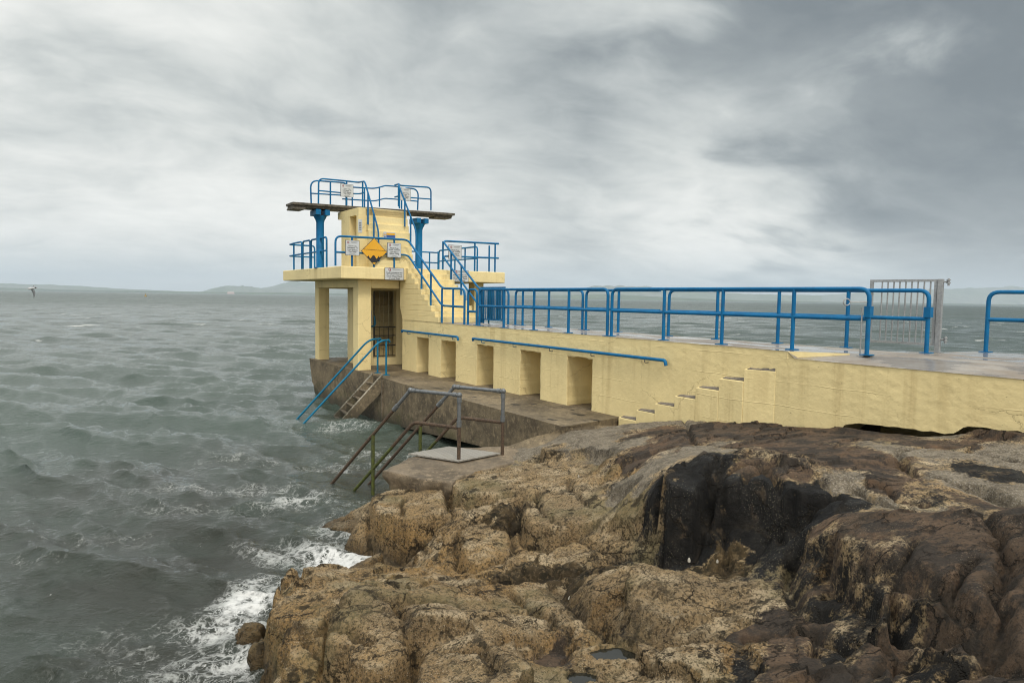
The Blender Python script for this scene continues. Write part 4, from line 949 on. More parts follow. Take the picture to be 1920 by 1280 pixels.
def slabs(x, y, h, crev):
    wx = x+.045*fbm(x*3.1, y*3.1, 4, 220); wy = y+.045*fbm(x*3.1, y*3.1, 4, 230); rough = .016*fbm(x*2.2, y*2.2, 4, 240)
    for P_, pl_c, dr_ in BLK:
        lo = P_.min(0)-.5; hi = P_.max(0)+.5; m = (x > lo[0]) & (x < hi[0]) & (y > lo[1]) & (y < hi[1])
        if not m.any(): continue
        X_, Y_ = wx[m], wy[m]; D2 = np.full(X_.shape, 99.0); ins = np.zeros(X_.shape, bool)
        for a, b in zip(P_, np.roll(P_, -1, 0)):
            e = b-a; q = np.clip(((X_-a[0])*e[0]+(Y_-a[1])*e[1])/(e@e), 0, 1); D2 = np.minimum(D2, (X_-a[0]-q*e[0])**2+(Y_-a[1]-q*e[1])**2)
            c = ((a[1] > Y_) != (b[1] > Y_)) & (X_ < (b[0]-a[0])*(Y_-a[1])/(b[1]-a[1]+1e-12)+a[0]); ins ^= c
        sd = np.sqrt(D2)*np.where(ins, 1, -1); top = pl_c[0]*x[m]+pl_c[1]*y[m]+pl_c[2]+rough[m]
        hm_ = h[m]; w = sstep(sd, -.018, .024); hm_ = hm_*(1-w)+np.clip(hm_, top-.012, top+.018)*w
        foot = np.exp(-((sd+.055)/.042)**2); hm_ = hm_-dr_*foot*np.clip((top+.02-h[m])/.10+.35, 0, 1); h[m] = hm_; crev[m] = np.maximum(crev[m]*(1-.75*w*(sd > .05)), .85*foot)  # band at each slab foot goes into crev as painted crevice shade
    return h, crev
def cell_planes(x, y, sx, sy, ang, seed, rnd, tilt, lim):
    """cut the relief into tilted flat-topped blocks; returns height, edge distance (metres)"""
    ca, sa = math.cos(ang), math.sin(ang)
    X = (x*ca+y*sa)/sx; Y = (-x*sa+y*ca)/sy
    F1, F2, A, B = vorcell2(X, Y, seed)
    out = []
    for Q in (A, B):
        key = (Q[0].astype(np.int64)+4096)*16384+(Q[1].astype(np.int64)+4096); uk, inv = np.unique(key.ravel(), return_inverse=True); first = np.zeros(len(uk), int); first[inv] = np.arange(key.size)
        px = Q[2].ravel()[first]*sx; py = Q[3].ravel()[first]*sy; wx = px*ca-py*sa; wy = px*sa+py*ca
        h0 = base_h(wx, wy); e = .22*min(sx, sy)+.05; gx = (base_h(wx+e, wy)-base_h(wx-e, wy))/(2*e); gy = (base_h(wx, wy+e)-base_h(wx, wy-e))/(2*e)
        g = np.hypot(gx, gy); k = np.minimum(1, lim/(g+1e-6)); k2 = uk
        r = np.stack([((k2*q) % 1009)/1008.0-.5 for q in (37, 101, 211)])
        gx = gx*k+r[1]*tilt; gy = gy*k+r[2]*tilt; h0 = h0+r[0]*rnd
        out.append((h0[inv]+gx[inv]*(x.ravel()-wx[inv])+gy[inv]*(y.ravel()-wy[inv])).reshape(x.shape))
    return out[0], out[1], F1, F2
def rock_surface(x, y):
    Zn = zones(x, y); T_, B_, R_, G_w, W_ = (Zn[k] for k in 'TBRGW')
    wx = .10*fbm(x*1.1, y*1.1, 2, 40)+.022*fbm(x*5, y*5, 3, 44); wy = .10*fbm(x*1.1, y*1.1, 2, 50)+.022*fbm(x*5, y*5, 3, 54)
    X0 = x+wx; Y0 = y+wy; hb = base_h(x+.5*wx, y+.5*wy)
    hard = 1-.9*sstep(G_w, .3, .7)
    # big joint-bounded blocks
    h1, h2, F1, F2 = cell_planes(X0, Y0, .98, .66, -.62, 3, .10, .16, .75)
    e = F2-F1; w = .5+.5*sstep(e, 0, .05); hA = h1*w+h2*(1-w)
    crev = (1-sstep(e, .0, .045))*(.5+.5*sstep(np.abs(h1-h2), .02, .12))
    cut = (.030+.03*W_)*(1-sstep(e, 0, .05))
    # smaller blocks in places
    g1, g2, E1, E2 = cell_planes(X0+.013, Y0-.02, .40, .27, -.80, 9, .055, .26, .9)
    e2 = E2-E1; w2 = .5+.5*sstep(e2, 0, .06); hB = g1*w2+g2*(1-w2)
    on = sstep(fbm(x*.75, y*.75, 3, 61)+.25*B_+.35*W_-.15*R_, -.02, .16)
    crev = np.maximum(crev*(1-.6*on), on*(1-sstep(e2, 0, .055))*(.35+.65*sstep(np.abs(g1-g2), .015, .07)))
    hc = hA*(1-on)+hB*on-cut*(1-on)-.022*(1-sstep(e2, 0, .06))*on
    k1, k2, D1, D2_ = cell_planes(X0, Y0, 1.7, .95, -.72, 14, .07, .10, .6); e3 = D2_-D1; w3 = .5+.5*sstep(e3, 0, .03); hR = k1*w3+k2*(1-w3)-.02*(1-sstep(e3, 0, .025))
    rr = np.clip(R_*1.15, 0, 1); hc = hc*(1-rr)+hR*rr; crev = crev*(1-rr)+rr*(1-sstep(e3, 0, .022))*.9
    hc = np.clip(hc, hb-.20, hb+.085)
    kb = (.92*T_+.95*B_+.78*R_+.9*W_+.1*G_w)*hard
    h = hb*(1-kb)+hc*kb; crev = crev*hard*np.clip(T_+B_+.55*R_+W_, 0, 1)
    # bedding on the red rock: low parallel steps and open seams
    ca, sa = math.cos(-.72), math.sin(-.72); X = X0*ca+Y0*sa; Y = -X0*sa+Y0*ca
    s = fbm(x*.5, y*.5, 2, 70)*.45+X*1.25+Y*.12; q = s*2.4+.2*fbm(x*3, y*3, 2, 72); fr = q-np.floor(q); bon = sstep(fbm(x*.9, y*.9, 3, 75), -.25, .15)
    h = h+(.050*R_+.02*B_)*(fr-.5)*bon*hard; crev = np.maximum(crev, (R_+.4*B_)*(1-sstep(np.minimum(fr, 1-fr), 0, .035))*bon*hard*.9)
    h, crev = slabs(x, y, h.copy(), crev.copy())
    G, K = joints(x, y); h = h-G; crev = np.maximum(crev, K)
    h = h+(.016*T_+.012*B_+.010*R_+.03*W_+.018*G_w)*fbm(x*2.6, y*2.6, 4, 81, .5)
    for cx_, cy_, ra, rb, zp in POOLS:      # hollows that hold rain and sea water
        d_ = np.hypot((x-cx_)/ra, (y-cy_)/rb)+.16*fbm(x*5, y*5, 2, 210)
        rim = 1-sstep(d_, 1.0, 1.9); h = h*(1-rim)+np.maximum(h, zp+.035)*rim; inn = 1-sstep(d_, .72, 1.0); h = h*(1-inn)+np.minimum(h, zp-.06)*inn
    return h, Zn, crev
nr, nth = 900, 1050
rr_ = 1.0*np.exp(np.linspace(0, math.log(24), nr)); th = np.linspace(math.radians(-62), math.radians(72), nth)
R2, T2 = np.meshgrid(rr_, th, indexing='ij'); GX = R2*np.sin(T2); GY = R2*np.cos(T2)
H, ZNs, CV = rock_surface(GX, GY)
UU = GX*AX[0]+GY*AX[1]; VV = GX*VX[0]+GY*VX[1]-V0
# stay out of the masonry: below deck and ledge
H = np.where((VV > .02) & (UU > -3), np.minimum(H, np.where(VV < .8, 2.2, 1.6)), H)
H = np.where((VV > -1.75) & (UU > 12.4), np.minimum(H, .2), H)
gap = (VV > -.04) & (UU < 6.5) & (UU > 4.38); H = np.where(gap, np.minimum(H, 2.155), H)
gap = (VV > -.10) & (UU <= 4.38) & (UU > -3); H = np.where(gap, np.minimum(H, 2.42), H)
# the crests and hollows: curvature of the smoothed relief tells where weed and grit collect
fc = grid_faces(nr, nth); zv = H.ravel()[fc].max(1); uv_ok = (UU.ravel()[fc].max(1) < 19)
keep = (zv > -.75) & uv_ok; fc = fc[keep]
used = np.unique(fc); remap = np.full(H.size, -1); remap[used] = np.arange(len(used)); fc = remap[fc]
co = np.stack([GX.ravel(), GY.ravel(), H.ravel()], 1)[used]
# grain and chips: pushed out along the true surface normal, so steep faces are rough too
hx = np.gradient(H, axis=0); ht = np.gradient(H, axis=1); gx0, gx1 = np.gradient(GX); gy0, gy1 = np.gradient(GY)
t0 = np.stack([gx0, gy0, hx], -1).reshape(-1, 3)[used]; t1 = np.stack([gx1, gy1, ht], -1).reshape(-1, 3)[used]
nrm_ = np.cross(t0, t1); nrm_ /= np.linalg.norm(nrm_, axis=1)[:, None]+1e-12; nrm_ *= np.sign(nrm_[:, 2:3])
zt, zb, zr_, zg, zw = (ZNs[k].ravel()[used] for k in 'TBRGW')
n_a = perlin3(co*3.3, 1)+.5*perlin3(co*6.9, 2); n_b = 1-2*np.abs(perlin3(co*9.0, 3)); n_c = perlin3(co*21, 4)+.6*perlin3(co*43, 5)
n_d = np.abs(perlin3(co*13, 8)); disp = -(.020*zt+.008*zb+.006*zr_+.008*zg+.02*zw)*np.clip(.16-n_d, 0, 1)*4+(.016*zt+.010*zb+.007*zr_+.010*zg+.03*zw)*n_a+(.010*zt+.006*zb+.005*zr_+.004*zg+.02*zw)*(n_b-.4)+(.0085*zt+.0035*zb+.0030*zr_+.006*zg+.014*zw)*n_c
co = co+nrm_*disp[:, None]
att = {('z_'+k): v.ravel()[used] for k, v in zip(('tan', 'black', 'red', 'grit', 'weed'), (ZNs[k] for k in 'TBRGW'))}
att['crev'] = CV.ravel()[used]

def m_rock():
    m, nt, b = newmat('shore rock'); t = NT(nt); p = t.pos(); x, y, z = t.sep(p)
    nz = t.sep(t.node('ShaderNodeNewGeometry').outputs['Normal'])[2]
    n1 = t.noise(p, 1.6, 7, .62); n2 = t.noise(p, 7, 7, .66); n3 = t.noise(p, 34, 5, .7)
    # tan: barnacles and algae film; dark specks also stand in for micro-shade
    tan = t.mix(t.step(n1, .36, .64), (.33,.232,.120), (.235,.170,.096)); tan = t.mix(t.step(t.noise(p, .8, 4, .6), .5, .68, 0, .75), tan, (.27,.16,.06))
    och = t.math('MULTIPLY', t.step(z, 1.15, .45, 0, 1), t.step(t.noise(p, 1.4, 5, .6), .34, .58)); tan = t.mix(t.math('MULTIPLY', och, .75), tan, (.285,.170,.058))
    tan = t.mix(t.step(n2, .48, .66, 0, .6), tan, (.105,.076,.041)); pale = t.step(t.noise(p, 1.9, 6, .65), .47, .62); tan = t.mix(t.math('MULTIPLY', pale, t.step(nz, .45, .85, 0, .8)), tan, (.43,.34,.215))
    grain = t.vor(p, 58, 'F1'); gr2 = t.vor(p, 27, 'F1'); tan = t.mix(t.math('MULTIPLY', t.step(grain, .16, .36, 1, 0), t.step(n2, .35, .6, .45, .95)), tan, (.45,.37,.25)); tan = t.mix(t.math('MULTIPLY', t.step(gr2, .14, .27, 1, 0), t.step(n1, .4, .6, .3, .8)), tan, (.045,.034,.020))
    tan = t.mix(t.step(n3, .50, .60, 0, .85), tan, (.052,.039,.023)); tan = t.mix(t.step(t.noise(p, 15, 6, .7), .53, .62, 0, .75), tan, (.075,.056,.032)); green = t.math('MULTIPLY', t.step(t.noise(p, .9, 4, .55), .5, .66), .5); tan = t.mix(green, tan, (.13,.118,.058))
    # black lichen with pale flecks
    blk = t.mix(t.step(n2, .4, .7), (.0075,.0073,.007), (.017,.0155,.0135)); fle = t.vor(p, 46, 'F1')
    fl = t.math('MULTIPLY', t.step(fle, .12, .26, 1, 0), t.step(t.noise(p, 1.6, 5, .6), .45, .62)); blk = t.mix(fl, blk, (.22,.195,.14)); blk = t.mix(t.step(t.noise(p, 3.4, 5, .65), .58, .68, 0, .55), blk, (.10,.072,.045))
    # red-brown rock
    red = t.mix(t.step(n1, .36, .64), (.120,.079,.050), (.064,.047,.033)); red = t.mix(t.step(n2, .5, .68, 0, .7), red, (.135,.092,.060))
    lich = t.step(t.noise(p, 2.4, 9, .74), 0.475, .55); red = t.mix(t.math('MULTIPLY', lich, .8), red, (.032,.028,.024)); red = t.mix(t.step(n3, .52, .62, 0, .75), red, (.028,.024,.020)); red = t.mix(t.math('MULTIPLY', t.step(grain, .14, .3, 1, 0), t.step(t.noise(p, 1.7, 4, .6), .48, .62, 0, .7)), red, (.24,.19,.13)); red = t.mix(t.step(t.noise(p, 1.1, 4, .6), .6, .7, 0, .45), red, (.17,.100,.055))
    # grit and old concrete
    gri = t.mix(t.step(n2, .35, .65), (.21,.178,.130), (.11,.090,.063)); gri = t.mix(t.step(t.vor(p, 40), .2, .45, .6, 0), gri, (.32,.285,.235)); gri = t.mix(t.step(n3, .51, .61, 0, .75), gri, (.065,.055,.044))
    weed = t.mix(t.step(n2, .4, .6), (.022,.018,.010), (.075,.052,.025)); weed = t.mix(t.step(t.noise(p, 16, 5, .7), .52, .6, 0, .8), weed, (.15,.105,.055))
    jit = t.math('ADD', t.math('MULTIPLY', t.math('SUBTRACT', n2, .5), 1.5), t.math('MULTIPLY', t.math('SUBTRACT', n3, .5), .9))
    def msk(a, lo=.32, hi=.72): return t.step(t.math('ADD', t.attr(a), jit), lo, hi)
    c = tan
    c = t.mix(msk('z_grit'), c, gri); c = t.mix(msk('z_red'), c, red); c = t.mix(msk('z_black'), c, blk); c = t.mix(msk('z_weed', .35, .5), c, weed)
    # weed in the joints, plus painted crevice shade along block edges and slab feet
    cv = t.math('MULTIPLY', t.math('MULTIPLY', t.attr('crev'), t.step(n2, .35, .55, .35, 1)), t.step(nz, .25, .7, .25, 1)); c = t.mix(t.math('MULTIPLY', cv, .85), c, (.020,.016,.011))
    wd = t.math('MULTIPLY', t.step(t.noise(p, 3.1, 7, .68), .57, .63), t.step(t.attr('z_tan'), .3, .6)); c = t.mix(t.math('MULTIPLY', wd, .85), c, (.024,.019,.011))
    # hairline joints with dark growth, some running far
    q_ = t.vmath('ADD', t.map(p, (.55, 1.25, 1.0), rot=(0, 0, .62)), t.scale(t.noise(p, 2.2, 6, .66, out=1), .5)); e1 = t.vor(q_, 1.5, 'DISTANCE_TO_EDGE'); e2 = t.vor(q_, 4.2, 'DISTANCE_TO_EDGE')
    ln = t.math('MULTIPLY', t.step(e1, .004, .022, 1, 0), t.step(t.noise(p, 1.3, 3, .5), .43, .54)); ln2 = t.math('MULTIPLY', t.step(e2, .005, .04, .8, 0), t.step(t.noise(p, 1.0, 3, .5), .55, .64)); ln = t.math('MULTIPLY', t.math('MAXIMUM', ln, ln2), t.math('SUBTRACT', 1.0, t.math('MULTIPLY', t.attr('z_grit'), .7)))
    c = t.mix(t.math('MULTIPLY', ln, .85), c, (.016,.013,.009))
    # wave-washed foot
    wet = t.step(t.math('ADD', z, t.math('MULTIPLY', n1, .35)), .22, .62, 1, 0); c = t.mix(t.math('MULTIPLY', wet, .7), c, (.040,.030,.017))
    t.set(b.inputs['Base Color'], c)
    sheen = t.math('MULTIPLY', t.step(t.attr('z_black'), .3, .7), t.step(n1, .4, .6)); rough = t.math('SUBTRACT', t.math('SUBTRACT', .92, t.math('MULTIPLY', wet, .5)), t.math('MULTIPLY', sheen, .36))
    t.set(b.inputs['Roughness'], rough); b.inputs['Specular IOR Level'].default_value = .2
    h = t.math('ADD', t.math('MULTIPLY', n2, 1.2), t.math('MULTIPLY', n3, .45)); smo = t.math('SUBTRACT', 1.0, t.math('MULTIPLY', t.attr('z_grit'), .5))
    h = t.math('ADD', h, t.math('MULTIPLY', t.step(grain, 0, .5, .28, 0), t.attr('z_tan'))); ck = t.step(t.vor(t.vmath('ADD', p, t.scale(t.noise(p, 3, 4, .6, out=1), .35)), 3.1, 'DISTANCE_TO_EDGE'), 0, .02, 1, 0)
    h = t.math('SUBTRACT', h, t.math('MULTIPLY', ln, .7)); h = t.math('ADD', h, t.math('MULTIPLY', t.noise(p, 95, 3, .6), .22))
    t.set(b.inputs['Normal'], t.bump(t.math('MULTIPLY', h, smo), .045, 1.0)); return m
ROCK = m_rock()
ro = npmesh('rocky_shore', co, fc, ROCK, True, att); ro['kind'] = 'structure'; ro['label'] = 'rocky shore of tan, black and red-brown rock'

# loose boulders at the water's edge
def boulder(label, c, r, seed, zone='z_tan'):
    n, mm = 40, 24; a = np.linspace(0, 2*np.pi, n, endpoint=False); b = np.linspace(.02, np.pi-.02, mm); A_, B_ = np.meshgrid(a, b)
    d = np.stack([np.sin(B_)*np.cos(A_), np.sin(B_)*np.sin(A_), np.cos(B_)], -1)
    k = 1+.22*fbm(d[..., 0]*1.6+seed, d[..., 1]*1.6+d[..., 2]*1.3, 4, seed)+.05*fbm(d[..., 0]*7+seed, d[..., 1]*7+d[..., 2]*5, 3, seed+4)
    q = np.sign(d)*np.abs(d)**.8; P_ = q*k[..., None]*np.array(r)+np.array(c)
    i = np.arange(n*mm).reshape(mm, n); i2 = np.roll(i, -1, 1); F_ = np.stack([i[:-1], i[1:], i2[1:], i2[:-1]], -1).reshape(-1, 4)
    o = npmesh('boulder', P_.reshape(-1, 3), F_, ROCK, True, {zone: np.ones(n*mm)}); return tag(o, label, 'rock', 'boulders at the water edge')
boulder('upper one of two small tan boulders in the foam left of the front rock', onz(470, 1192, .03), (.15, .14, .15), 3)
boulder('lower one of two small tan boulders in the foam left of the front rock', onz(490, 1230, .03), (.13, .15, .17), 8)
boulder('low tan boulder half under water beside the rocks below the front platform', onz(655, 995, .02), (.30, .24, .16), 14)

# front concrete platform: cast slab with a broken, weedy edge
plv = [onz(*q, 1.0) for q in ((720, 882), (768, 858), (842, 840), (900, 838), (950, 836), (1030, 846), (985, 862), (940, 872), (868, 893), (848, 906), (790, 898))]
cen = sum(plv)/len(plv); rings = []; mb = MB(); ns = 8
bd = []
for a, b in zip(plv, plv[1:]+plv[:1]):
    for q in range(ns):
        p_ = a+(b-a)*q/ns; nn = float(perlin(np.array(p_[0]*4), np.array(p_[1]*4), 77)); nn2 = float(perlin(np.array(p_[0]*13), np.array(p_[1]*13), 78))
        o_ = p_-cen; o_[2] = 0; o_ /= np.linalg.norm(o_); bd.append(p_+o_*(.05*nn+.02*nn2)); 
nb = len(bd)
def low_ring(z, out, j):
    R_ = []
    for p_ in bd:
        o_ = p_-cen; o_[2] = 0; o_ /= np.linalg.norm(o_); nn = float(perlin(np.array(p_[0]*5+z*3), np.array(p_[1]*5), 79))
        q = p_+o_*(out+j*nn); q[2] = p_[2]-z; R_.append(q)
    return R_
inner = []
for p_ in bd:
    q = cen+(p_-cen)*.93; q[2] = p_[2]+.012; inner.append(q)
RG = [[cen+np.array([0, 0, .0])]*nb, inner, bd, low_ring(.03, .01, .03), low_ring(.10, .02, .07), low_ring(.17, -.02, .10), low_ring(.26, -.06, .13), low_ring(.36, -.10, .12), low_ring(1.3, -.14, .1)]
for R_ in RG: mb.v += [tuple(q) for q in R_]
for k_ in range(len(RG)-1):
    for q in range(nb): mb.f.append((k_*nb+q, k_*nb+(q+1) % nb, (k_+1)*nb+(q+1) % nb, (k_+1)*nb+q)); mb.sm.append(k_ > 0)
po = mb.build('front_platform', m_concrete('platform concrete', (.20,.152,.097), (.085,.064,.040), .55, 1.0)); tag(po, 'low brown concrete platform with a broken weedy edge, carrying the metal plate', 'platform')

ap = [onz(946, 837.5, 1.002), onz(1066, 799.5, 1.475), onz(1215, 796, 1.50), onz(1062, 856, 1.03)]; am = MB(); na_ = 22
def apz(i, j):
    q, r = i/na_, j/na_; p_ = (ap[0]*(1-q)+ap[1]*q)*(1-r)+(ap[3]*(1-q)+ap[2]*q)*r
    return p_+np.array([0, 0, .035*float(fbm(np.array([p_[0]*2.2]), np.array([p_[1]*2.2]), 4, 190)[0])*min(1, 4*q, 4*(1-q))])
am.add([apz(i, j) for i in range(na_+1) for j in range(na_+1)], [(i*(na_+1)+j, (i+1)*(na_+1)+j, (i+1)*(na_+1)+j+1, i*(na_+1)+j+1) for i in range(na_) for j in range(na_)], True)
am.add([apz(i, 0) for i in range(na_+1)]+[apz(i, 0)-np.array([0, 0, 1.2]) for i in range(na_+1)], [(i, i+1, na_+2+i, na_+1+i) for i in range(na_)])
am.build('apron', CONC, po)
# rock pools
def pool(label, q):
    cx_, cy_, ra, rb, zp = q; ring = [np.array([cx_+ra*1.12*math.cos(k), cy_+rb*1.12*math.sin(k), zp]) for k in np.linspace(0, 2*math.pi, 28)[:-1]]
    o = MB().add(ring, [tuple(range(27))]).build('rock_pool', WATERP); o['kind'] = 'structure'; o['label'] = label
# seaweed scraps and limpets
def surf(px, py, z0):
    p_ = onz(px, py, z0)
    for _ in range(8):
        z_ = float(rock_surface(np.array([[p_[0]]]), np.array([[p_[1]]]))[0][0, 0]); p_ = onz(px, py, z_)
    return p_
sw = MB()
for px, py, k_ in ((822, 728, 1.3), (966, 758, 1.2), (1000, 757, .8), (1035, 786, 1.0), (1085, 777, 1.4), (1072, 768, .7), (1116, 787, 1.0), (890, 744, .6), (1052, 762, .5), (940, 741, .5)):
    c_ = onz(px, py, LED+.004); n_ = 22; d_ = AX*.9-VX*.2
    ring = [c_+(d_*math.cos(a)*.17+VX*math.sin(a)*.055)*k_*(.55+.75*rng.random()) for a in np.linspace(0, 2*math.pi, n_+1)[:-1]]
    sw.add([c_+np.array([0, 0, .012])]+ring, [(0, i+1, (i+1) % n_+1) for i in range(n_)])
so = sw.build('seaweed', m_simple('dark seaweed', (.022,.017,.010), .5, 0, .4)); so['kind'] = 'stuff'; so['label'] = 'dark seaweed scraps lying on the ledge'; so['category'] = 'seaweed'
SHM = m_simple('pale shell', (.42,.39,.33), .5, 0, .2, 40)
for i, (px, py, z0, lb) in enumerate(((1068, 1121, .85, 'white limpet shell on the flat tan rock'), (1085, 893, 1.3, 'small pale shell near the top of the tan rocks'), (1345, 1053, 1.2, 'small pale limpet at the foot of the black rock'), (1292, 1051, 1.2, 'pale limpet beside weed at the black rock foot'))):
    p_ = surf(px, py, z0); m_ = MB(); m_.tube([p_-np.array([0, 0, .008]), p_+np.array([0, 0, .012]), p_+np.array([0, 0, .028])], [.020 if i == 0 else .012, .012, .003], 10)
    o = m_.build('limpet_shell', SHM); tag(o, lb, 'shell', 'limpet shells on the rocks')
# ================================================================== the sea
wn = 90; wrng = np.random.default_rng(23)
lam = np.exp(np.linspace(math.log(.24), math.log(12), wn)); main = math.radians(-112)
wd = main+wrng.normal(0, .34, wn)*np.where(lam < 1.0, 1.6, .8); kk = 2*np.pi/lam; wph = wrng.uniform(0, 2*np.pi, wn)
amp_ = .0106*lam**.60*np.exp(-(lam/9.0)**2)
def sea(x, y, res):
    """choppy sea: sum of steep waves; waves the mesh cannot carry are left to the bump map"""
    dx = np.zeros_like(x); dy = np.zeros_like(x); h = np.zeros_like(x); cr = np.zeros_like(x)
    # gusts: patches of taller and lower chop
    g = 1+.55*fbm(x*.045, y*.07, 3, 120)
    g2 = 1+.5*fbm(x*.16, y*.2, 3, 127)
    wx = x+.25*fbm(x*.2, y*.3, 2, 111); wy = y+.25*fbm(x*.2, y*.3, 2, 115)
    for i in range(wn):
        f = np.clip((lam[i]/np.maximum(res, 1e-3)-2.5)/2.5, 0, 1)
        if f.max() <= 0: continue
        c, s = math.cos(wd[i]), math.sin(wd[i]); ph = kk[i]*(wx*c+wy*s)+wph[i]; a = amp_[i]*f*(g if lam[i] > 2.2 else g2)
        sn = np.sin(ph); h += a*sn; q = a*np.cos(ph)*.85; dx += q*c; dy += q*s; cr += a*kk[i]*sn*(lam[i] > .8)
    return dx, dy, h, cr
nr, nth = 820, 1150
rw = 4.0*np.exp(np.linspace(0, math.log(150), nr)); tw = np.linspace(math.radians(-58), math.radians(56), nth)
R2, T2 = np.meshgrid(rw, tw, indexing='ij'); SX = R2*np.sin(T2); SY = R2*np.cos(T2)
res = R2*max(math.log(150)/nr, math.radians(114)/nth)
dx, dy, hh, cr = sea(SX, SY, res)
fade = 1-.9*sstep(R2, 380, 590)
near = (R2 < 34) & (SX > -14) & (SX < 6)
rh = np.full(SX.shape, -3.0); rh[near] = base_h(SX[near], SY[near])
shore = sstep(rh, -1.3, .3)
hh = hh*(1-.45*shore)*fade; 
WX = SX+dx*fade*(1-.5*shore); WY = SY+dy*fade*(1-.5*shore)
# swell wrapping the rocks, a little lift where it breaks
def blob(px, py, rx, ry, ang=0.0):
    c_ = onz(px, py, 0); X_ = SX-c_[0]; Y_ = SY-c_[1]; a = math.radians(ang); Xr = X_*math.cos(a)+Y_*math.sin(a); Yr = -X_*math.sin(a)+Y_*math.cos(a)
    return np.exp(-((Xr/rx)**2+(Yr/ry)**2))
foam = np.zeros_like(SX)
for (px, py, rx, ry, ang, k_) in ((550, 942, 1.1, .5, 12, .66), (600, 930, .6, .35, 0, .48), (640, 1055, .95, .40, -28, 1.25), (600, 1040, 1.2, .5, -10, .8), (690, 1045, .45, .4, 0, 1.1), (560, 1090, .45, .45, 30, .6),
        (455, 1140, .55, .75, -25, .95), (480, 1100, .35, .6, -20, .7), (410, 1180, .9, .45, 0, .75), (440, 1235, .9, .55, 0, .75), (300, 1260, 1.3, .5, 0, .42), (520, 1040, 1.0, .38, -25, .68), (420, 925, 2.2, .5, 8, .55), (350, 960, 2.5, .6, 5, .34), (250, 1200, 1.5, .8, 0, .30),
        (620, 870, 1.4, .8, 0, .42), (700, 850, 1.6, 1.0, 0, .44), (640, 800, 1.4, .7, 0, .55), (700, 800, 1.5, .7, 0, .42), (820, 805, 1.5, .8, 0, .3), (470, 860, 3.0, .9, 5, .32), (330, 760, 5, 1.5, 0, .12), (70, 1050, 1.6, .6, 5, .22), (200, 1010, 1.8, .5, 5, .28)):
    foam = np.maximum(foam, k_*blob(px, py, rx, ry, ang))
edge = sstep(rh, -.75, -.05)*(R2 < 17); foam = np.maximum(foam, edge*(.52+.45*fbm(SX*1.1, SY*1.1, 3, 140)))
crest = sstep(cr, .62, 1.0)*(R2 > 18); foam = np.maximum(foam, crest*.72*sstep(fbm(SX*.12, SY*.12, 3, 150), .05, .5))
hh = hh+.018*np.clip(foam, 0, 1)*(R2 < 18)*(.6+.7*fbm(SX*4.5, SY*4.5, 4, 131))
murk = np.clip(sstep(14-np.hypot(SX+3.2, SY-9.5), 0, 9), 0, 1)
vs = np.stack([WX.ravel(), WY.ravel(), hh.ravel()], 1); fs = grid_faces(nr, nth)
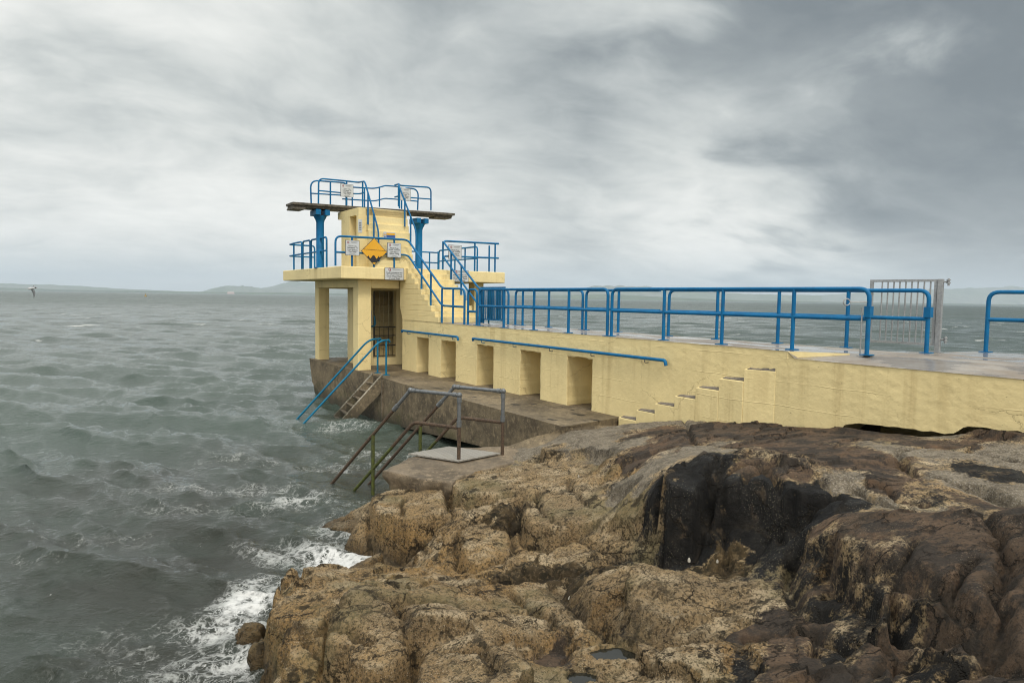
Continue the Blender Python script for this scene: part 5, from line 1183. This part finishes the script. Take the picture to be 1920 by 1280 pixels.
# the rest of the bay: a plain sheet out to the far shore and round behind
n0 = len(vs); ring = np.arange(nth)+(nr-1)*nth
ext_r = [600*k_ for k_ in (1.0, 2.0, 5, 12, 30)]; extra = []; ef = []
prev = ring
for q in ext_r[1:]:
    cur = n0+len(extra)+np.arange(nth); extra += [(q*math.sin(a), q*math.cos(a), 0) for a in tw]
    ef.append(np.stack([prev[:-1], prev[1:], cur[1:], cur[:-1]], -1)); prev = cur
vs = np.vstack([vs, np.array(extra)]); fs = np.vstack([fs]+ef); nx = len(vs)-n0
pad = lambda a: np.concatenate([a.ravel(), np.zeros(nx)])
def m_water():
    m, nt, b = newmat('sea water'); t = NT(nt); p = t.pos(); x, y, z = t.sep(p)
    dist = t.vmath('LENGTH', p, out='Value')
    n1 = t.noise(t.map(p, (.05, .09, .05)), 1, 4, .55)
    c = t.mix(t.step(n1, .35, .65), (.038,.057,.045), (.052,.073,.059)); c = t.mix(t.math('MULTIPLY', t.attr('murk'), t.step(t.noise(p, .35, 4, .6), .3, .65, .45, 1)), c, (.020,.022,.015))
    # foam: lacy webs and bubbles
    w = t.vmath('ADD', p, t.scale(t.vmath('SUBTRACT', t.noise(p, 1.7, 5, .6, out=1), (.5, .5, .5)), .9))
    lace = t.vor(w, 3.6, 'DISTANCE_TO_EDGE'); lace2 = t.vor(w, 9.5, 'DISTANCE_TO_EDGE'); web = t.math('SUBTRACT', 1.0, t.math('MULTIPLY', t.math('MINIMUM', lace, t.math('MULTIPLY', lace2, 1.9)), 3.4), clamp=True)
    nz = t.noise(w, 2.3, 7, .66); nz2 = t.noise(p, 11, 5, .65)
    f = t.attr('foam'); v_ = t.math('ADD', t.math('MULTIPLY', f, 1.05), t.math('MULTIPLY', t.math('SUBTRACT', nz, .5), 1.5)); v_ = t.math('ADD', v_, t.math('MULTIPLY', t.math('SUBTRACT', web, .72), .75)); v_ = t.math('ADD', v_, t.math('MULTIPLY', t.math('SUBTRACT', nz2, .5), .7))
    fm = t.math('MULTIPLY', t.step(v_, .30, 1.15), t.step(f, .06, .22)); fm = t.math('MULTIPLY', fm, t.step(nz2, .25, .6, .72, 1.0))
    sp = t.math('MULTIPLY', t.step(t.vor(p, 4.6, 'F1'), .04, .075, 1, 0), t.math('MULTIPLY', t.step(t.noise(p, .55, 3, .5), .50, .62), t.step(dist, 8, 19, .9, 0))); fm = t.math('MAXIMUM', fm, sp)
    # far whitecaps
    wc = t.noise(t.map(p, (.16, .5, 1)), 1.0, 5, .6); wc2 = t.noise(t.map(p, (.02, .03, 1)), 1, 2, .5)
    far = t.math('MULTIPLY', t.step(t.math('ADD', wc, t.math('MULTIPLY', wc2, .12)), .715, .745), t.step(dist, 45, 90)); fm = t.math('MAXIMUM', fm, t.math('MULTIPLY', far, .85))
    c = t.mix(fm, c, t.mix(t.math('MULTIPLY', t.step(nz, .35, .65), t.step(f, .9, .5)), (.58,.58,.56), (.34,.35,.33))); t.set(b.inputs['Base Color'], c)
    t.set(b.inputs['Roughness'], t.math('MAXIMUM', t.math('MULTIPLY', fm, .75), t.step(dist, 12, 300, .03, .30, False))); b.inputs['IOR'].default_value = 1.333
    # ripples
    r1 = t.noise(t.map(p, (1, 1.7, 1), rot=(0, 0, .25)), 3.4, 5, .6, .4); r2 = t.noise(t.map(p, (.8, 1.8, 1), rot=(0, 0, .1)), .62, 5, .62, .3); r3 = t.noise(t.map(p, (.6, 1.6, 1)), .12, 6, .66)
    bn = t.bump(t.math('ADD', r1, t.math('MULTIPLY', t.noise(t.map(p, (1, 1.9, 1), rot=(0, 0, .2)), 9.5, 4, .6, .3), .5)), .075, .7); m2 = t.node('ShaderNodeBump'); t.set(m2.inputs['Height'], r2); t.set(m2.inputs['Distance'], t.step(dist, 10, 140, .03, .22, False)); t.set(m2.inputs['Normal'], bn); m2.inputs['Strength'].default_value = 1
    m3 = t.node('ShaderNodeBump'); t.set(m3.inputs['Height'], r3); t.set(m3.inputs['Distance'], t.step(dist, 100, 700, 0, 3.5, False)); t.set(m3.inputs['Normal'], m2.outputs[0])
    # slopes of the waves too small or far for the mesh, as a direct tilt of the normal
    s1 = t.noise(t.map(p, (.9, 1.5, 1)), .55, 6, .72, out=1); s2 = t.noise(t.map(p, (.8, 1.6, 1)), .10, 6, .7, out=1); tl = t.vmath('ADD', t.vmath('SUBTRACT', s1, (.5, .5, .5)), t.scale(t.vmath('SUBTRACT', s2, (.5, .5, .5)), .8))
    tl = t.vmath('MULTIPLY', t.scale(tl, t.step(dist, 50, 360, .0, 1.7, False)), (1, 1.3, 0)); t.set(b.inputs['Normal'], t.vmath('NORMALIZE', t.vmath('ADD', m3.outputs[0], tl))); return m
WATER = m_water()
so = npmesh('water', vs, fs, WATER, True, {'foam': pad(foam), 'murk': pad(murk)}); so['kind'] = 'structure'; so['label'] = 'choppy grey-green sea'
WATERP = m_simple('still pool water', (.018,.018,.014), .03, 0, .2, 2, .0005)
pool('small rock pool in the tan rock', POOLS[0]); pool('small rock pool at the bottom edge', POOLS[1]); pool('tiny rock pool on the front block', POOLS[2])
bed = MB(); bed.add([(-400, -200, -6), (400, -200, -6), (400, 600, -6), (-400, 600, -6)], [(0, 1, 2, 3)]); bo = bed.build('seabed', CONC2); bo['kind'] = 'structure'

# ================================================================== far shore
def m_hill(name, a, b_):
    m, nt, b = newmat(name); t = NT(nt); p = t.pos(); n = t.noise(t.map(p, (.0012, .0012, .006)), 1, 7, .62); n2 = t.noise(t.map(p, (.006, .006, .02)), 1, 5, .6)
    c = t.mix(t.step(n, .38, .62), a, b_); c = t.mix(t.step(n2, .5, .62, 0, .6), c, (.04,.055,.03)); c = t.mix(t.step(t.noise(t.map(p, (.02, .02, .02)), 1, 2, .5), .66, .7, 0, .5), c, (.4,.4,.38))
    t.set(b.inputs['Base Color'], c); b.inputs['Roughness'].default_value = 1; b.inputs['Specular IOR Level'].default_value = 0; return m
HM = m_hill('limestone hill', (.15,.16,.115), (.10,.125,.065)); LM = m_hill('shore fields', (.085,.11,.05), (.06,.075,.04))
def hills(name, prof, dist, depth, mat, label, seed=0):
    """ridge through the given skyline points (pixel column, pixels above the sea horizon) at its true distance"""
    xs = np.linspace(prof[0][0], prof[-1][0], 260); hs = np.interp(xs, [p[0] for p in prof], [p[1] for p in prof])
    rows = []; ns = 14; cols = []
    for x, h in zip(xs, hs):
        d = ray(x, 543.7+.0153*x); d = np.array([d[0], d[1], 0]); d /= np.linalg.norm(d); D = dist/(d@np.array([0, 1, 0])); cols.append((d, D, h*D*(d[1])/FPX))
    V = []
    for i, (d, D, h) in enumerate(cols):
        h = max(0, h+h*.05*float(fbm(np.array([i*.11]), np.array([seed*3.1]), 4, seed)[0]))
        for j in range(ns+1):
            q = j/ns; r = D+depth*(q-.5); prf = math.sin(math.pi*min(1, q*1.0))**.9 if q < .5 else math.sin(math.pi*q)**.7
            rel = 1+.22*float(perlin(np.array(i*.09), np.array(j*.55), seed+2))*(1-abs(2*q-1))*(q < .47)
            V.append((d[0]*r, d[1]*r, -1.0+(h+5.0)*prf*rel))
    f_ = grid_faces(len(cols), ns+1); o = npmesh(name, np.array(V), f_, mat, True); o['kind'] = 'structure'; o['label'] = label; return o
hills('hills', [(-260, 18), (-60, 13.5), (0, 12.5), (50, 11.4), (110, 11), (150, 9.8), (200, 7.2), (250, 5.2), (300, 3.8), (345, 2.6), (380, 2), (420, 2)], 11000, 2600, HM, 'low blue hills on the left horizon', 1)
hills('hills', [(376, 2.0), (392, 7.2), (410, 11.5), (425, 14), (440, 14.6), (460, 14.2), (476, 12.8), (490, 11.2), (510, 8), (560, 4)], 11500, 2200, HM, 'rounded hill left of the tower', 2)
hills('hills', [(430, 3), (480, 9.5), (497, 12.5), (515, 16.5), (532, 21), (548, 23), (590, 23.5), (640, 22), (700, 17), (760, 14), (860, 14), (950, 15), (1010, 17)], 12500, 2600, HM, 'long hill behind the tower', 3)
hills('hills', [(900, 6), (990, 11), (1050, 16.5), (1085, 20.5), (1122, 25.5), (1160, 25), (1200, 23.8), (1250, 22), (1300, 18), (1350, 15.5), (1400, 14), (1460, 13.5), (1540, 13)], 11800, 2600, HM, 'broad hill behind the pier railings', 4)
hills('hills', [(1380, 6), (1480, 11), (1560, 15), (1620, 19), (1690, 24), (1760, 28.5), (1850, 32), (1950, 35), (2100, 38), (2400, 36)], 13500, 3200, HM, 'wide blue hill on the right horizon', 5)
hills('shore_land', [(-260, 6), (-60, 5.5), (0, 4.6), (60, 4), (120, 2.4), (200, 2.0), (300, 2.3), (420, 2.6), (520, 3.2), (560, 3.4), (640, 3.0), (760, 2.5), (900, 3), (1000, 5), (1060, 7), (1130, 9), (1200, 7.5), (1300, 4), (1420, 2), (1600, 1.5), (2000, 2.5), (2400, 3)], 8200, 900, LM, 'low wooded far shore', 6)
bd_ = MB(); d = onz(433, 551.5, 0); bc = ray(433, 549.5); bc = np.array([bc[0], bc[1], 0])/bc[1]*7600
bd_.obox(bc+np.array([0, 0, 8]), (1, 0, 0), (0, 1, 0), (0, 0, 1), 36, 10, 9); bo_ = bd_.build('far_building', m_simple('pink render', (.55,.38,.32), .8)); tag(bo_, 'long low pinkish building on the far shore left of the tower', 'building')
MB().prism([bc+np.array([-36, -10, 17.2]), bc+np.array([36, -10, 17.2]), bc+np.array([36, 0, 24]), bc+np.array([-36, 0, 24])], (0, 6, 0)).build('roof', m_simple('pale roof', (.45,.36,.32), .8), bo_)

# buoy
BUOYM = m_simple('faded buoy yellow', (.30,.20,.045), .6)
bp = onz(273, 556, 0); t = thing('buoy', bp, 'small yellow buoy far out on the left', 'buoy'); sc = np.linalg.norm(bp[:2])/430
m = MB(); m.tube([bp-np.array([0, 0, .3]), bp+np.array([0, 0, .55*sc]), bp+np.array([0, 0, .75*sc])], [.62*sc, .60*sc, .3*sc], 12); m.build('float', BUOYM, t)
m = MB(); m.tube([bp+np.array([0, 0, .75*sc]), bp+np.array([0, 0, 1.7*sc])], [.24*sc, .08*sc], 8); m.build('mast', BUOYM, t)

# gull banking over the water
gd = 31.0; r_ = ray(59, 541); gc = CAM+r_*(gd/r_[1])
ex_ = np.array([.96, .1, .16]); ex_ /= np.linalg.norm(ex_); ey_ = np.array([-.10, .99, 0]); ey_ -= ex_*(ey_@ex_); ey_ /= np.linalg.norm(ey_); ez_ = np.cross(ex_, ey_)
GW = m_simple('white plumage', (.47,.48,.48), .8, 0, .1, 20); GG = m_simple('grey plumage', (.27,.28,.29), .8, 0, .2, 20); GB = m_simple('dark hood', (.03,.025,.022), .7)
gb = MB(); xs = np.linspace(-.17, .15, 12); pr = [.010, .030, .045, .055, .058, .056, .052, .045, .036, .030, .029, .026]
gb.tube([gc+ex_*x+ez_*(.012*math.sin((x+.17)*9)) for x in xs], pr, 12); gull = gb.build('gull', GW); tag(gull, 'white gull with dark hood banking low over the sea on the left', 'gull')
m = MB(); m.sphere(gc+ex_*.175+ez_*.012, .034, .030, .030, 10, 8); m.build('head', GB, gull)
m = MB(); m.tube([gc+ex_*.195+ez_*.008, gc+ex_*.245-ez_*.002], [.010, .003], 6); m.build('beak', REDP, gull)
def wing(s):
    m = MB(); nseg = 9; A_ = []; 
    for i in range(nseg+1):
        q = i/nseg; root = gc+ex_*(.03+.05*math.sin(q*2.6)-.10*q*q)
        sp = (-.0*q*ez_+s*ez_*(.43 if s < 0 else .17)*q+(ey_*(.10 if s < 0 else .30)*q)); ch = .085*(1-q**2.2)+.008
        c0 = root+sp+ex_*ch*.55; c1 = root+sp-ex_*ch*.85; cm = root+sp+ey_*(-.012*(1-q)); A_ += [c0, cm, c1, root+sp+ey_*.006]
    m.v += [tuple(a) for a in A_]
    for i in range(nseg):
        for k_ in range(4): m.f.append((i*4+k_, i*4+(k_+1) % 4, i*4+4+(k_+1) % 4, i*4+4+k_)); m.sm.append(True)
    m.f += [(0, 1, 2, 3), (nseg*4, nseg*4+1, nseg*4+2, nseg*4+3)]; m.sm += [False]*2
    return m.build('wing', GG, gull)
wing(-1); wing(1)
m = MB(); m.prism([gc-ex_*.15+ey_*.03, gc-ex_*.15-ey_*.03, gc-ex_*.27-ey_*.06+ez_*.02, gc-ex_*.265+ez_*.01, gc-ex_*.27+ey_*.06+ez_*.02], ez_*.006); m.build('tail', GW, gull)
# ================================================================== air, sky, light, camera
hz = MB(); hz.hexa([(-16000, -600, -8), (16000, -600, -8), (16000, 16500, -8), (-16000, 16500, -8), (-16000, -600, 430), (16000, -600, 430), (16000, 16500, 430), (-16000, 16500, 430)])
hm = bpy.data.materials.new('sea haze'); hm.use_nodes = True; hn = hm.node_tree; hn.nodes.remove(hn.nodes['Principled BSDF'])
pv = hn.nodes.new('ShaderNodeVolumePrincipled'); pv.inputs['Color'].default_value = (.77, .89, 1.0, 1); pv.inputs['Density'].default_value = HAZE; pv.inputs['Anisotropy'].default_value = 0.0
hn.links.new(pv.outputs[0], [n for n in hn.nodes if n.type == 'OUTPUT_MATERIAL'][0].inputs['Volume'])
if HAZE > 0:
    ho = hz.build('haze', hm); ho['kind'] = 'stuff'; ho['label'] = 'pale sea haze over the bay'

Wd = bpy.data.worlds.new('World'); S.world = Wd; Wd.use_nodes = True; nt = Wd.node_tree; t = NT(nt); bg = nt.nodes['Background']
SUN_EL = math.radians(48); SUN_AZ = math.radians(163)     # behind the camera, to its right; clockwise from +y
sky = t.node('ShaderNodeTexSky'); sky.sky_type = 'NISHITA'; sky.sun_disc = False; sky.sun_elevation = SUN_EL; sky.sun_rotation = SUN_AZ; sky.air_density = 1; sky.dust_density = 2
d_ = t.coord('Generated'); x, y, z = t.sep(d_); zc = t.math('MAXIMUM', z, 0.0)
def dirdot(px, py): return t.vmath('DOT_PRODUCT', d_, tuple(ray(px, py)), out='Value')
# cloud deck seen in perspective: project the direction on a plane overhead
inv = t.math('DIVIDE', 1.0, t.math('ADD', zc, .26)); pl_ = t.comb(t.math('MULTIPLY', x, inv), t.math('MULTIPLY', y, inv), 0.0)
pl_ = t.map(pl_, (1, 1, 1), loc=(3.1, 1.7, 0), rot=(0, 0, math.radians(-22)))
wrp = t.vmath('ADD', pl_, t.scale(t.vmath('SUBTRACT', t.noise(pl_, 1.0, 3, .5, out=1), (.5, .5, .5)), .45))
na = t.noise(t.map(wrp, (.75, 1.0, 1)), 1.25, 3, .5); nb_ = t.noise(t.map(wrp, (.75, 1.1, 1)), 3.2, 6, .52, .25); nc = t.noise(t.map(wrp, (.85, 1.1, 1)), 7.5, 6, .6, .3)
bil = t.math('ABSOLUTE', t.math('SUBTRACT', t.noise(t.map(wrp, (.9, 1.1, 1)), 3.3, 5, .55), .5))      # billowed undersides
den = t.math('ADD', t.math('MULTIPLY', na, .50), t.math('ADD', t.math('MULTIPLY', nb_, .37), t.math('MULTIPLY', nc, .19)))
den = t.math('SUBTRACT', den, t.math('MULTIPLY', bil, .13))
# large scale layout of the cloud cover: heavy bank high on the right, thin bright veil on the left and low on the right
jit = t.math('MULTIPLY', t.math('SUBTRACT', t.math('ADD', nb_, t.math('MULTIPLY', na, .6)), .8), .10)
def cap(px, py, lo, hi): return t.step(t.math('ADD', dirdot(px, py), jit), math.cos(math.radians(lo)), math.cos(math.radians(hi)))
bank = t.math('MAXIMUM', cap(1880, 230, 22, 3), t.math('MULTIPLY', cap(1770, -60, 20, 2), .9)); bank = t.math('MAXIMUM', bank, t.math('MULTIPLY', cap(1790, 350, 9, 2), .75)); bank = t.math('ADD', bank, t.math('MULTIPLY', cap(1900, 60, 13, 2), .45))
mid = t.math('MAXIMUM', cap(1200, 170, 32, 4), t.math('MULTIPLY', cap(250, 480, 15, 3), .45))
lite = t.math('MAXIMUM', t.math('MULTIPLY', cap(100, 190, 24, 3), .75), t.math('MULTIPLY', cap(1500, 440, 16, 3), 1.25)); lite = t.math('MAXIMUM', lite, t.math('MULTIPLY', cap(700, 430, 17, 3), .7))
v_ = t.math('ADD', t.math('MULTIPLY', t.math('SUBTRACT', den, .42), .88), .448); v_ = t.math('ADD', v_, t.math('MULTIPLY', bank, .15)); v_ = t.math('ADD', v_, t.math('MULTIPLY', mid, .035)); v_ = t.math('SUBTRACT', v_, t.math('MULTIPLY', lite, .115)); band = t.math('MULTIPLY', t.step(z, .015, .06), t.step(z, .20, .09)); v_ = t.math('SUBTRACT', v_, t.math('MULTIPLY', band, .055))
v_ = t.math('ADD', v_, t.math('MULTIPLY', t.math('MULTIPLY', t.math('MINIMUM', bank, 1.0), .55), t.math('SUBTRACT', .77, v_)))
rp = t.node('ShaderNodeValToRGB'); t.set(rp.inputs[0], v_); el = rp.color_ramp.elements
el[0].position = .34; el[0].color = (.80, .805, .775, 1); el[1].position = .86; el[1].color = (.13, .153, .172, 1)
for p_, c_ in ((.43, (.70, .712, .688, 1)), (.52, (.55, .575, .562, 1)), (.60, (.41, .44, .442, 1)), (.68, (.275, .305, .318, 1)), (.76, (.178, .206, .225, 1))):
    e = el.new(p_); e.color = c_
cl = rp.outputs[0]
# towards the horizon the deck thins into pale blue-grey air
hzn = t.step(z, .0, .085, 1, 0); cl = t.mix(t.math('MULTIPLY', hzn, .55), cl, (.57, .63, .645))
# a brighter overcast overhead and behind the viewer
ov = t.step(z, .45, .85); cl = t.mix(ov, cl, (1.45, 1.5, 1.5)); bh = t.step(y, .15, -.5); cl = t.mix(t.math('MULTIPLY', bh, .8), cl, (1.2, 1.2, 1.16))
blue = t.scale(sky.outputs[0], .10); hole = t.step(v_, .33, .27)
cl = t.mix(t.math('MULTIPLY', hole, .35), cl, blue); low = t.step(z, -.02, .0, 1, 0); cl = t.mix(low, cl, (.12, .15, .15))
t.set(bg.inputs['Color'], cl); bg.inputs['Strength'].default_value = 1.0

sl_ = bpy.data.lights.new('sun', 'SUN'); sl_.energy = 1.5; sl_.angle = math.radians(14); sl_.color = (1.0, .93, .82)
so_ = bpy.data.objects.new('sun', sl_); C.objects.link(so_); so_.location = (-20, -40, 60)
sd = np.array([math.sin(SUN_AZ)*math.cos(SUN_EL), math.cos(SUN_AZ)*math.cos(SUN_EL), math.sin(SUN_EL)])
so_.rotation_euler = Vector(tuple(-sd)).to_track_quat('-Z', 'Y').to_euler()

cd = bpy.data.cameras.new('camera'); co_ = bpy.data.objects.new('camera', cd); C.objects.link(co_)
cd.sensor_width = 36; cd.lens = 24; cd.clip_start = .05; cd.clip_end = 60000
M = Matrix(((rt[0], up[0], -fw[0], 0), (rt[1], up[1], -fw[1], 0), (rt[2], up[2], -fw[2], EYE), (0, 0, 0, 1))); co_.matrix_world = M
S.camera = co_
vs_ = S.view_settings; vs_.view_transform = 'Standard'; vs_.look = 'None'; vs_.gamma = 1; vs_.exposure = .27; vs_.use_curve_mapping = False
S.render.engine = 'CYCLES'; S.cycles.use_denoising = True; S.cycles.filter_width = 1.05; S.cycles.max_bounces = 6; S.cycles.volume_bounces = 0; S.cycles.sample_clamp_indirect = 6
try: S.cycles.denoiser = 'OPENIMAGEDENOISE'; S.cycles.denoising_input_passes = 'RGB_ALBEDO_NORMAL'
except Exception: pass
